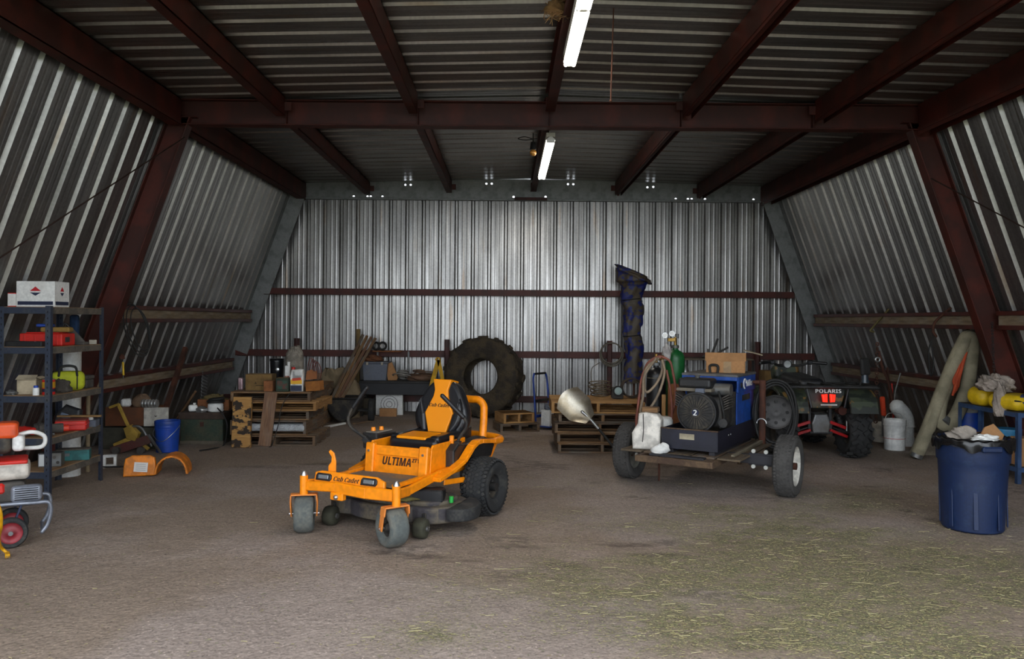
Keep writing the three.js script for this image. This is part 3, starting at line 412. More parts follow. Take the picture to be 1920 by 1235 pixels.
// top board
{
  const t = thing('carton', 'white carton with red and navy diamond emblem on the top board', 'box', [-4.405, 1.79, -7.6]);
  B().box(.36, .24, .25, [0, .12, 0], [0, 0, 0], .003).mesh('box_body', white, t);
  const f = (z, w, p) => { B().ext([[-.052 * w, 0], [.052 * w, 0], [0, .042]], .002, [p[0], .148, p[1]], [0, z, 0], 0).mesh('emblem_upper', pm('embR', 0xb8202a, .6), t, 'red triangle'); B().ext([[-.052 * w, 0], [.052 * w, 0], [0, -.03]], .002, [p[0], .134, p[1]], [0, z, 0], 0).mesh('emblem_lower', navy, t, 'navy triangle'); };
  f(0, 1, [0, .126]); f(Math.PI / 2, .6, [.181, 0]);
  B().box(.33, .034, .002, [0, .035, .126], [0, 0, 0], 0).mesh('stripe', navy, t); B().box(.002, .034, .22, [.181, .035, 0], [0, 0, 0], 0).mesh('stripe', navy, t);
  const t2 = thing('carton', 'low white and red carton beside the emblem carton', 'box', [-4.63, 1.79, -7.58]); B().box(.08, .13, .2, [0, .065, 0]).mesh('box_body', white, t2); B().box(.081, .012, .201, [0, .124, 0]).mesh('red_band', redP, t2); B().box(.081, .01, .201, [0, .006, 0]).mesh('red_band', redP, t2);
}
// second board: tray, red case, pads, bag
{
  let t = thing('parts_tray', 'black plastic parts tray on the second board', 'tray', [-4.47, 1.42, -7.46]); B().box(.33, .008, .12, [0, .004, 0]).mesh('tray_base', blackP, t); for (const s of [-1, 1]) { B().box(.33, .045, .006, [0, .026, s * .06]).mesh('tray_side', blackP, t); B().box(.006, .045, .12, [s * .165, .026, 0]).mesh('tray_end', blackP, t); }
  solo(B().lump(.07, .025, .04, [0, 0, 0], .3, 3), white, 'paper_wad', 'crumpled white paper in the black parts tray', 'paper', [-4.4, 1.428, -7.46]);
  solo(B().lump(.045, .02, .035, [0, 0, 0], .3, 5), pwhite, 'rag', 'small pale rag at the end of the parts tray', 'rag', [-4.59, 1.428, -7.46]);
  t = thing('tool_case', 'red plastic tool case on the second board', 'case', [-4.44, 1.42, -7.74], .05); B().geo(roundBox(.4, .12, .26, .015), [0, .06, 0]).mesh('case_shell', redP, t); for (const x of [-.15, -.05, .05, .15]) B().box(.02, .1, .012, [x, .06, .13]).mesh('rib', redP, t); B().box(.012, .05, .08, [.2, .06, .03]).mesh('latch', blackP, t); B().box(.3, .01, .2, [0, .125, 0]).mesh('lid_panel', redP, t);
  solo(B().geo(roundBox(.26, .05, .14, .02), [0, .025, 0]), dm('mustard', '#9a7a3a', '#6c5530', .4, .85), 'pad', 'mustard coloured pad lying on the red tool case', 'pad', [-4.36, 1.55, -7.76], .2);
  solo(B().geo(roundBox(.14, .03, .1, .012), [0, .015, 0]), blueP, 'folded_cloth', 'small blue folded cloth on the mustard pad', 'cloth', [-4.46, 1.6, -7.74], .2);
  t = thing('tool_bag', 'dark grey slanted tool bag behind the red case', 'bag', [-4.4, 1.42, -8.05], .3); B().ext([[-.14, 0], [.16, 0], [.12, .05], [.02, .17], [-.1, .16], [-.15, .08]], .2, [0, 0, 0], [0, .3, 0], .015, 2).mesh('bag_body', junk, t); B().tube([[-.06, .15, .05], [-.03, .21, .05], [.03, .15, .05]], .01).mesh('handle', blackP, t);
  solo(B().box(.07, .045, .06, [0, .0225, 0]), dm('beige', '#b7b0a0', '#8a8274', .3, .6), 'outlet_box', 'small pale outlet box at the end of the second board', 'box', [-4.25, 1.42, -8.22], .5);
  solo(B().box(.12, .03, .1, [0, .015, 0]), junk, 'flat_tin', 'flat dark tin in front of the grey tool bag', 'tin', [-4.27, 1.42, -8.02]);
  solo(B().geo(roundBox(.09, .3, .06, .025, 3), [0, .15, 0]), dm('denim', '#1f3a5e', '#172a44', .4, .9), 'denim_bundle', 'upright rolled blue denim cloth behind the tool bag', 'cloth', [-4.45, 1.42, -8.24]);
}
// third board
{
  let t = thing('cardboard_box', 'open tan cardboard box on the third board', 'box', [-4.5, .97, -7.56], .15); B().box(.17, .15, .15, [0, .075, 0]).mesh('box_body', dm('cardP', '#b3a58c', '#8d7c62', .4, .9), t); B().box(.17, .003, .08, [0, .16, .07], [.5, 0, 0], 0).mesh('flap', MAT.cardP, t); B().box(.05, .003, .14, [.1, .155, 0], [0, 0, -.4], 0).mesh('flap', MAT.cardP, t);
  t = thing('paint_tin', 'red tin with yellow band beside the tan box', 'tin', [-4.3, .97, -7.52]); B().cyl(.055, .055, .14, [0, .07, 0]).mesh('can', redP, t); B().cyl(.056, .056, .055, [0, .09, 0], [0, 0, 0], 20, true).mesh('label_band', yellowP, t); B().cyl(.056, .056, .03, [0, .04, 0], [0, 0, 0], 20, true).mesh('label_band', navy, t); B().tor(.052, .004, [0, .14, 0], [Math.PI / 2, 0, 0], 20, 6).mesh('lid_rim', alu, t);
  t = thing('pill_bottle', 'small white bottle in front of the red tin', 'bottle', [-4.36, .97, -7.42]); B().cyl(.028, .028, .07, [0, .035, 0]).mesh('bottle_body', white, t); B().cyl(.02, .02, .02, [0, .08, 0]).mesh('cap', blueP, t);
  t = thing('soft_tool_bag', 'lime green soft tool bag with black trim', 'bag', [-4.36, .97, -7.96], .5); B().geo(roundBox(.3, .19, .2, .06, 4), [0, .095, 0]).mesh('bag_body', lime, t); for (const s of [-1, 1]) B().tube([[-.08, .15, s * .1], [-.06, .23, s * .05], [.06, .23, s * .05], [.08, .15, s * .1]], .011).mesh('handle', cable, t); B().tube([[-.145, .05, .09], [-.14, .17, .08], [-.13, .19, 0], [-.14, .17, -.08]], .006).tube([[.08, .02, .101], [.08, .15, .1], [.08, .185, .05]], .006).mesh('piping', cable, t);
  solo(B().lump(.12, .08, .08, [0, 0, 0], .5, 12, [0, 0, 0], 26, 4), dm('rag', '#4c4741', '#2b2927', .5, .95), 'greasy_rags', 'heap of greasy dark rags before the lime bag', 'rags', [-4.33, .97, -7.72]);
  t = thing('toolbox', 'dark grey flat toolbox at the end of the third board', 'toolbox', [-4.4, .97, -8.24], .0); B().geo(roundBox(.24, .09, .14, .015), [0, .045, 0]).mesh('lower_shell', junk, t); B().geo(roundBox(.25, .04, .15, .012), [0, .11, 0]).mesh('lid', junk, t); B().box(.03, .02, .01, [.04, .1, .078]).mesh('latch', yellowP, t);
  solo(B().lump(.05, .03, .04, [0, 0, 0], .5, 23), steelG, 'metal_scraps', 'small heap of metal scraps by the tan box', 'scrap', [-4.6, .97, -7.44]);
}
// fourth board: power tools and cases
{
  let t = thing('power_tool_case', 'red power tool case on the fourth board', 'case', [-4.3, .58, -7.93], .35); B().geo(roundBox(.28, .1, .2, .02), [0, .05, 0]).mesh('case_shell', redP, t); B().box(.29, .012, .21, [0, .06, 0]).mesh('seam', redP, t); B().box(.27, .012, .19, [0, .1, 0], [0, 0, 0]).mesh('dusty_lid', dm('redDust', '#8d3b30', '#6b5a4c', .5, .8), t);
  t = thing('power_drill', 'grey power drill with red tip before the red case', 'drill', [-4.33, .58, -7.62], .6); B().cx(.045, .2, [0, .055, 0], 16).mesh('motor_body', junk, t); B().cx(.03, .05, [.12, .05, 0], 12).mesh('chuck', pm('rtip', 0xd23a22, .5), t, 'red tip'); B().box(.05, .035, .14, [-.06, .02, -.09]).mesh('handle', blackP, t);
  t = thing('angle_grinder', 'dusty red angle grinder at the front of the fourth board', 'grinder', [-4.5, .58, -7.5], -.4); B().cx(.035, .2, [0, .05, 0], 14).mesh('motor_body', redP, t); B().cyl(.05, .05, .05, [-.12, .045, 0]).mesh('gear_head', steelG, t); B().cyl(.065, .065, .006, [-.12, .012, 0]).mesh('disc', junk, t);
  solo(B().tube([[-.13, .012, 0], [0, .05, .02], [.1, .02, -.02], [.13, .013, .03]], .012), steelG, 'pipe_wrench', 'bent grey wrench leaning on the fourth board', 'wrench', [-4.37, .585, -7.46], .7);
  t = thing('welding_mask', 'tilted black welding mask on the fourth board', 'mask', [-4.46, .58, -8.1], .2); B().ext([[-.11, 0], [.11, 0], [.12, .1], [.08, .2], [-.08, .2], [-.12, .1]], .09, [0, .02, 0], [-.3, 0, -.35], .03, 3).mesh('shell', blackP, t); B().box(.1, .05, .02, [.02, .12, .06], [-.3, 0, -.35]).mesh('window', pm('wmw', 0x8fa0b8, .1, .6), t);
  solo(B().box(.42, .02, .035, [0, .01, 0]), wm('stick', '#8a6a3e', '#6a5030'), 'wood_strip', 'short wood strip laid across the red case', 'wood', [-4.28, .694, -8.03], .12);
  t = thing('spray_box', 'slate blue small box at the end of the fourth board', 'box', [-4.27, .58, -8.2], .2); B().box(.16, .07, .14, [0, .035, 0]).mesh('box_body', grayP, t); B().sph(.025, [.02, .075, .02]).mesh('knob', white, t);
  for (const [x, D, s, m] of [[-4.6, 7.66, .06, redP], [-4.57, 7.85, .07, junk]]) solo(B().lump(s, s * .7, s * .8, [0, 0, 0], .5, Math.round(D * 100)), m, 'tool_clutter', m === redP ? 'dusty red tool head at the back of the fourth board' : 'dark lump of clutter beside the welding mask', 'clutter', [x, .58, -D]);
}
// lowest board
{
  let t = thing('junction_box', 'grey metal junction box on the lowest board', 'box', [-4.36, .27, -7.68], .3); B().box(.2, .13, .14, [0, .065, 0]).mesh('box_body', steelG, t); B().box(.1, .11, .004, [-.04, .065, .072]).mesh('cover_plate', alu, t); for (const [x, y] of [[.04, .09], [.07, .04]]) B().cz(.015, .006, [x, y, .072], 12).mesh('knockout', junk, t);
  t = thing('metal_case', 'dusty teal metal case on the lowest board', 'case', [-4.33, .27, -8.02], .35); B().box(.3, .1, .14, [0, .05, 0]).mesh('case_shell', teal, t); B().box(.3, .012, .14, [0, .106, 0]).mesh('dusty_lid', slateT, t); B().box(.05, .03, .008, [-.05, .06, .073]).mesh('latch', steelG, t);
}
// upright PVC pipes behind the shelving
{
  let p = wp(128, 890, 8.62); solo(B().lathe([[.115, 0], [.12, 0], [.12, 1.38], [.11, 1.38], [.11, 0]], [0, 0, 0], [0, 0, 0], 28), pvc, 'pvc_pipe', 'wide white upright pipe behind the shelving', 'pipe', [p.x + .02, 0, -8.58]);
  solo(B().cyl(.022, .022, 1.0, [0, .5, 0], [0, 0, 0], 12), tan, 'wood_pole', 'thin tan upright pole beside the wide white pipe', 'pole', [sx(152, 8.62), 0, -8.78]);
  const t = thing('pipe_fitting', 'white square pipe fitting on the floor at the shelving post', 'fitting', gp(206, 876), .3); B().box(.03, .13, .06, [-.055, .065, 0]).box(.03, .13, .06, [.055, .065, 0]).box(.14, .035, .06, [0, .018, 0]).box(.14, .03, .06, [0, .13, 0]).mesh('frame', pwhite, t);
  const g = thing('wire_rack', 'black wire mesh rack lying beside the orange chute', 'rack', gp(222, 884), .2); for (let k = 0; k < 9; k++) { B().bar([-.15 + k * .0375, .03, -.1], [-.15 + k * .0375, .07, .08], .005, .005).mesh('wire', cable, g); } for (let k = 0; k < 6; k++) B().bar([-.155, .03 + k * .008, -.1 + k * .036], [.155, .03 + k * .008, -.1 + k * .036], .005, .005).mesh('wire', cable, g); B().bar([-.155, 0, .09], [-.155, .075, .09], .01, .01).bar([-.155, .074, .085], [.155, .074, .085], .01, .01).bar([.155, 0, .09], [.155, .075, .09], .01, .01).mesh('rack_foot', cable, g);
}
// ---------- generator at the picture's edge, with a chainsaw on top ----------
{
  const c = gp(20, 1027); c.x -= .196; c.z -= .145; const t = thing('generator', 'red and white portable generator with grey tube frame and wheels', 'generator', [c.x, 0, c.z], .53); t.scale.setScalar(.8);
  const tubeM = dm('gtube', '#8d93a0', '#6a655c', .3, .4, .5);
  for (const z of [-.2, .2]) B().tube([[.37, .1, z], [.41, .16, z], [.44, .3, z], [.42, .37, z], [.3, .38, z], [-.3, .38, z], [-.38, .36, z], [-.4, .2, z], [-.38, .04, z]], .019, 70).mesh('frame_tube', tubeM, t);
  for (const x of [-.3, .26]) B().rod([x, .38, -.2], [x, .38, .2], .016).mesh('cross_tube', tubeM, t); B().rod([.37, .1, -.2], [.37, .1, .2], .016).mesh('cross_tube', tubeM, t);
  B().box(.6, .02, .36, [-.02, .365, 0]).mesh('base_plate', junk, t);
  B().geo(roundBox(.5, .2, .36, .05), [-.02, .49, 0]).mesh('engine_block', junk, t); B().box(.3, .1, .37, [-.08, .52, .01], [0, 0, .08], .02).mesh('red_shroud', redP, t);
  B().geo(roundBox(.6, .16, .42, .06), [-.03, .68, 0]).mesh('fuel_tank', dm('tankw', '#c9c4bc', '#9a8f84', .3, .5), t); B().geo(roundBox(.56, .04, .38, .02), [-.03, .765, 0]).mesh('tank_top', redP, t); B().cyl(.04, .04, .03, [-.1, .8, 0]).mesh('fuel_cap', blackP, t);
  const mf = new THREE.Group(); mf.name = 'muffler'; mf.position.set(.24, .47, .16); t.add(mf); B().geo(roundBox(.26, .16, .1, .04), [0, 0, 0]).mesh('guard', tubeM, mf); for (let k = 0; k < 6; k++) B().box(.19, .008, .006, [0, -.05 + k * .02, .05]).mesh('vent_slot', pm('slotm', 0x0c0d10, .9), mf);
  for (const z of [-.16, .28]) { const w = new THREE.Group(); w.name = 'wheel'; w.position.set(.12, .14, z); w.rotation.y = Math.PI / 2; t.add(w); tyreGeo(B(), .14, .07, .095, .2, 32).mesh('tyre', rubber, w); B().lathe([[.097, -.03], [.08, -.012], [.04, -.012], [.03, -.034], [0, -.034]], [0, 0, 0], [0, 0, -Math.PI / 2]).mesh('rim', dm('rimred', '#8e2430', '#5a2a2a', .4, .5), w); B().cx(.02, .09, [0, 0, 0], 12).mesh('hub', steelG, w); }
  B().rod([.12, .14, -.18], [.12, .14, .3], .012).mesh('axle', steelG, t); B().bar([.12, .14, -.18], [.16, .37, -.18], .04, .02).mesh('axle_bracket', navy, t); B().bar([.12, .14, .2], [.2, .37, .2], .06, .02).mesh('axle_bracket', navy, t);
  const s = thing('chainsaw', 'orange and black chainsaw with white handle resting on the generator', 'chainsaw', [c.x - .06, .652, c.z], .5); B().geo(roundBox(.3, .16, .2, .05), [0, .09, 0]).mesh('motor_housing', blackM, s); B().geo(roundBox(.14, .12, .18, .03), [.12, .19, .02]).mesh('top_cover', dm('sawO', '#e0521c', '#8a4a2a', .25, .5), s); B().tube([[-.1, .04, .12], [-.1, .22, .12], [0, .27, .06], [.02, .25, -.1], [.02, .06, -.12]], .014, 40).mesh('front_handle', blackP, s); B().geo(roundBox(.08, .12, .16, .03), [.19, .09, .03]).mesh('air_cover', white, s); B().tube([[.16, .14, 0], [.28, .16, 0], [.36, .12, 0], [.35, .05, 0], [.2, .04, 0]], .016, 30).mesh('rear_handle', pwhite, s);
  const e = gp(14, 1045), cm = dm('ycord', '#e0a400', '#b08a20', .15, .5);
  const cd = thing('extension_lead', 'yellow extension lead trailing from the generator to the floor', 'cord'); B().tube([wp(-8, 935, 5.3), wp(1, 960, 5.3), wp(2, 985, 5.35), wp(-2, 1010, 5.5), wp(4, 1028, 5.65), [e.x - .015, .02, e.z - .03]], .011, 50).mesh('cord', cm, cd); B().bar([e.x - .02, .022, e.z - .03], [e.x + .02, .018, e.z + .03], .03, .028).mesh('plug', cm, cd); for (const k of [-1, 1]) B().rod([e.x + .02 + k * .008, .018, e.z + .03], [e.x + .035 + k * .008, .014, e.z + .05], .003).mesh('prong', alu, cd);
}
// ---------- orange discharge chute ----------
{
  const o = gp(262, 893), t = thing('discharge_chute', 'orange plastic chute with white paper label lying on the floor', 'chute', [o.x, 0, o.z], .12), om = dm('chuteO', '#e08210', '#a86a1c', .2, .45);
  B().ext([[-.165, 0], [.15, .01], [.165, .07], [.15, .2], [.1, .225], [-.08, .225], [-.15, .19], [-.165, .1]], .05, [0, 0, 0], [-.12, 0, 0], .012, 2).mesh('end_plate', om, t);
  B().box(.14, .1, .003, [.02, .105, .03], [-.12, 0, -.06], 0).mesh('paper_label', pm('lab', 0xd6d2cc, .8), t, 'white printed label'); for (let k = 0; k < 4; k++) B().box(.1, .004, .002, [.02, .135 - k * .02, .034 - (.135 - k * .02 - .105) * .12], [-.12, 0, -.06], 0).mesh('print_line', pm('labl', 0x8a8884, .8), t);
  const arch = []; for (let k = 0; k <= 10; k++) { const a = Math.PI * (1 - k / 10); arch.push([.31 + .17 * Math.cos(a), .02 + .2 * Math.sin(a)]); } const inn = arch.map(([x, y]) => [.31 + (x - .31) * .88, .02 + (y - .02) * .9]).reverse();
  B().ext([...arch, ...inn], .3, [0, 0, -.1], [0, .1, 0], .004).mesh('arched_hood', om, t); for (let k = 0; k < 8; k++) { const a = Math.PI * (.1 + .1 * k); B().box(.012, .012, .28, [.31 + .148 * Math.cos(a), .025 + .174 * Math.sin(a), -.1], [0, .1, 0]).mesh('hood_rib', dm('chuteD', '#8d5410', '#6e4414', .3, .6), t); }
}
// ---------- yellow jack, box, bucket, poles ----------
{
  const yj = dm('yjack', '#b09038', '#7c6a3c', .4, .6), o = gp(262, 852);
  const t = thing('floor_jack', 'old yellow and maroon trolley jack with raised handle socket', 'jack', [o.x, 0, o.z - .1], 0);
  const dj = o.z - .1, W = (px, py, d = -dj) => { const q = wp(px, py, d); return [q.x - o.x, q.y, q.z - dj]; };
  B().bar(W(222, 758), W(248, 815), .035, .03, [0, 0, 1]).bar(W(205, 764), W(224, 757), .03, .025, [0, 0, 1]).mesh('handle', yj, t);
  B().ext([W(234, 802), W(246, 796), W(262, 812), W(256, 826), W(240, 822)].map((q) => [q[0], q[1]]), .09, [0, 0, 0], [0, 0, 0], .006).mesh('socket_block', yj, t);
  B().bar(W(254, 820), W(279, 842), .04, .03, [0, 0, 1]).mesh('lift_arm', yj, t); B().bar(W(215, 836), W(256, 818), .07, .05, [0, 0, 1]).mesh('side_beam', yj, t);
  B().bar(W(210, 846), W(282, 822), .11, .07, [0, 0, 1]).mesh('jack_body', dm('maroon', '#5a2a26', '#473a30', .4, .7), t);
  B().tube([W(243, 800), W(262, 800), W(284, 835)], .016, 20).mesh('pump_rod', steelG, t); for (const px of [222, 268]) { const q = W(px, 846); B().cz(.045, .05, [q[0], .045, .06], 16).mesh('roller', junk, t); }
  solo(B().bar(wp(278, 815, 9.75), gp(303, 851), .03, .022, [0, 0, 1]), steelG, 'steel_tube', 'grey square tube leaning in front of the blue bucket', 'tube');
  const b = gp(306, 849), k = thing('bucket', 'royal blue plastic bucket in front of the white fronted drawer box', 'bucket', [b.x, 0, b.z - .12]);
  B().lathe([[0, 0], [.13, 0], [.133, .01], [.145, .28], [.15, .28], [.15, .3], [.148, .31], [.153, .31], [.153, .34], [.15, .345], [.156, .35], [.156, .39], [.15, .395], [.145, .39], [.13, .02], [0, .015]], [0, 0, 0], [0, 0, 0], 36).mesh('bucket_body', blueP, k); B().tube([[-.155, .33, 0], [-.13, .22, .11], [0, .15, .165], [.13, .26, .11], [.155, .33, 0]], .004, 30).mesh('bail_handle', alu, k);
  const q = gp(268, 830), d = thing('drawer_box', 'brown wooden drawer box with white end lying behind the blue bucket', 'box', [sx(262, 10.4), .28, -10.47], .08);
  B().box(.62, .24, .34, [-.08, .14, 0]).mesh('box_body', dm('drawerB', '#6a3c1e', '#4a3020', .4, .7), d); B().box(.3, .24, .02, [.25, .14, .18], [0, .12, 0]).mesh('white_front', dm('dfw', '#b8b8b2', '#8d8a82', .3, .7), d, 'off-white drawer front'); B().ext([[-.02, .01], [0, -.012], [.02, .01], [0, 0]], .012, [.25, .15, .197], [0, .12, 0], .001).mesh('pull', cable, d);
  solo(B().box(.7, .28, .4, [0, .14, 0]), dm('crateG', '#4c4a3e', '#38342c', .5, .9), 'crate', 'dark dusty crate under the brown drawer box', 'crate', [sx(250, 10.45), 0, -10.5], .05);
  let c = thing('oil_filter_can', 'ribbed silver canister lying on the brown drawer box', 'canister', [sx(281, 10.3), .54, -10.32]); { const cb = B(); cb.cx(.05, .2, [0, .05, 0], 18); for (let i = 0; i < 5; i++) cb.tor(.05, .007, [-.08 + i * .04, .05, 0], [0, Math.PI / 2, 0], 18, 6); cb.mesh('canister_body', alu, c); }
  solo(B().lump(.11, .1, .09, [0, 0, 0], .3, 31), dm('clayj', '#80705e', '#a05a30', .4, .8), 'old_motor', 'rounded brown old motor behind the silver canister', 'motor', [sx(268, 10.45), .54, -10.45]);
  solo(B().box(.12, .1, .12, [0, .05, 0], [0, .3, 0], .02), white, 'switch_cover', 'pale plastic cover at the end of the brown drawer box', 'cover', [sx(237, 10.4), .54, -10.42]);
  solo(B().bar(wp(312, 762, 11.3), wp(348, 652, 11.9), .07, .06, [1, 0, 0]).bar(wp(312, 762, 11.3), wp(306, 800, 11.05), .06, .06, [1, 0, 0]), rust, 'steel_bar', 'rusty steel bar leaning on the girt above the drawer box', 'bar');
  solo(B().rod(gp(318, 806), wp(367, 733, 11.9), .018), wm('pole', '#8a6a4a', '#6b5038'), 'broom_stick', 'bare wooden stick leaning behind the blue bucket', 'stick');
}
// ---------- green chest with clutter ----------
{
  const o = gp(377, 833), t = thing('wooden_chest', 'dark green wooden chest with brown lid piled with clutter', 'chest', [o.x, 0, o.z - .2], .04), W = .56;
  const gm = dm('chestG', '#2c3a2e', '#45402f', .45, .85);
  B().box(W, .3, .4, [0, .19, 0]).mesh('chest_body', gm, t); B().box(W + .04, .09, .44, [0, .385, 0]).mesh('lid', dm('lidB', '#46382e', '#332a24', .5, .85), t); B().box(W + .02, .05, .42, [0, .025, 0]).mesh('base_board', dm('baseB', '#5f574a', '#453e34', .4, .9), t); B().box(.05, .06, .01, [0, .27, .204]).mesh('hasp', rust, t); for (const s of [-1, 1]) B().box(.05, .3, .012, [s * (W / 2 - .025), .19, .203]).mesh('corner_board', gm, t);
  const y = .43, z = o.z - .2;
  solo(B().lathe([[0, 0], [.1, 0], [.105, .02], [.1, .04], [.105, .06], [.1, .08], [.103, .1], [.08, .12], [.03, .12], [.03, .0]], [0, 0, 0], [0, 0, 0], 26), white, 'cord_spool', 'spool of white cord on the green chest', 'spool', [o.x + .15, y, z + .085]);
  solo(B().tor(.1, .018, [0, .02, 0], [Math.PI / 2, 0, 0]).tor(.09, .018, [.01, .05, 0], [Math.PI / 2, .1, 0]), cable, 'cable_coil', 'coil of dark cable on the white cord spool', 'cable', [o.x + .15, y + .12, z + .085]);
  solo(B().geo(roundBox(.12, .09, .09, .03), [0, .045, 0]).cyl(.02, .02, .03, [.02, .1, 0], [0, 0, 0], 10), pwhite, 'small_jug', 'small white jug at the front of the green chest', 'jug', [o.x - .16, y, z + .08], .4);
  solo(B().lump(.07, .05, .06, [0, 0, 0], .5, 41), alu, 'crumpled_foil', 'crumpled silver scrap on the green chest', 'scrap', [o.x - .01, y, z + .17]);
  const cb = thing('wooden_tray', 'open brown wooden tray at the back of the green chest', 'tray', [o.x + .07, y, z - .11]); B().box(.42, .02, .15, [0, .01, 0]).mesh('tray_base', cardR, cb); for (const s of [-1, 1]) { B().box(.42, .13, .015, [0, .085, s * .075]).mesh('tray_side', cardR, cb); B().box(.015, .13, .15, [s * .21, .085, 0]).mesh('tray_end', cardR, cb); }
  solo(B().lump(.17, .07, .05, [0, 0, 0], .6, 43, [0, 0, 0], 26, 5), dm('mixj', '#6b5c30', '#3d3a38', .5, .8), 'hardware_heap', 'heap of mixed hardware in the brown wooden tray', 'hardware', [o.x + .07, y + .1, z - .11]);
  solo(B().tube([wp(408, 765, 10.7), wp(417, 775, 10.65), wp(424, 789, 10.62), wp(426, 800, 10.6), [gp(420, 835).x, .012, gp(420, 835).z], [gp(400, 842).x, .012, gp(400, 842).z], [gp(375, 846).x, .012, gp(375, 846).z]], .01, 60), cable, 'black_cable', 'black cable drooping over the corner of the green chest', 'cable');
}
// ---------- things on the left wall ----------
{
  const loops = B(); for (const [r, dx] of [[.2, 0], [.17, .03], [.22, -.02]]) { const p = []; for (let k = 0; k < 16; k++) { const a = k / 16 * Math.PI * 2; p.push([dx + r * .55 * Math.cos(a), -.24 + (r + .04) * 1.25 * Math.sin(a), .01 * Math.cos(3 * a + dx * 90)]); } loops.tube(p, .007, 60, true, 6); }
  const h = wp(226, 595, 9.5); solo(loops, cable, 'hung_cable', 'loops of black cable hung on the girt beside the shelving', 'cable', [h.x + .1, 1.78, -9.6], [0, .5, .25]);
  solo(B().lump(.03, .035, .02, [0, 0, 0], .4, 51), rust, 'red_tag', 'small rusty tag on the hung black cable', 'tag', [sx(219, 9.5) + .04, 1.2, -9.55]);
  const s = thing('screwdriver', 'yellow handled screwdriver stuck upright on the lower girt', 'screwdriver', [sx(234, 9.75), .966, -9.72]); B().cyl(.012, .012, .16, [0, .11, 0], [0, 0, .05], 10).mesh('handle', pm('ysd', 0xd8b020, .5), s); B().cyl(.005, .005, .06, [0, .02, 0], [0, 0, 0], 6).mesh('blade', steelG, s);
  // short corrugated sheet leaning in the corner
  const g = []; for (let k = 0; k <= 44; k++) g.push([-.01 + k * .013, k % 4 < 2 ? .0 : .012]); const back = g.map(([a, b]) => [a, b + .004]).reverse();
  solo(B().ext([...g, ...back], .62, [0, 0, 0], [0, 0, Math.PI / 2], 0).geo(new THREE.BoxGeometry(.001, .001, .001)), galvPlate, 'roofing_offcut', 'offcut of corrugated roofing leaning under the lower girt', 'sheet', [sx(384, 13.2), .24, -13.2], [-.15, Math.PI / 2 - 1.35, .02]);
}

// ================= pallets =================
const palOld = [wm('palA', '#86684a', '#5d4834', .55), wm('palB', '#7a6048', '#544232', .7), wm('palC', '#8f6c46', '#67492e', .35)], palNew = [wm('palN', '#b58a54', '#94693a', .1), wm('palN2', '#a87c48', '#865f34', .15)];
function pallet(label, p, turn, w, d, h, mats, seed, group) {
  const t = thing('pallet', label, 'pallet', p, turn, group), r = rng(seed), pick = () => mats[Math.floor(r() * mats.length)], th = .02;
  for (let k = 0; k < 3; k++) B().box(.04, h - 2 * th, d, [(k - 1) * (w / 2 - .02), h / 2, 0], [0, 0, 0], .003).mesh('stringer', pick(), t);
  for (let k = 0; k < 7; k++) B().box(w, th, .1, [0, h - th / 2, -d / 2 + .05 + k * (d - .1) / 6], [0, (r() - .5) * .012, 0], .003).mesh('deck_board', pick(), t);
  for (let k = 0; k < 4; k++) B().box(w, th, .1, [0, th / 2, -d / 2 + .05 + k * (d - .1) / 3], [0, (r() - .5) * .012, 0], .003).mesh('bottom_board', pick(), t);
  return t;
}
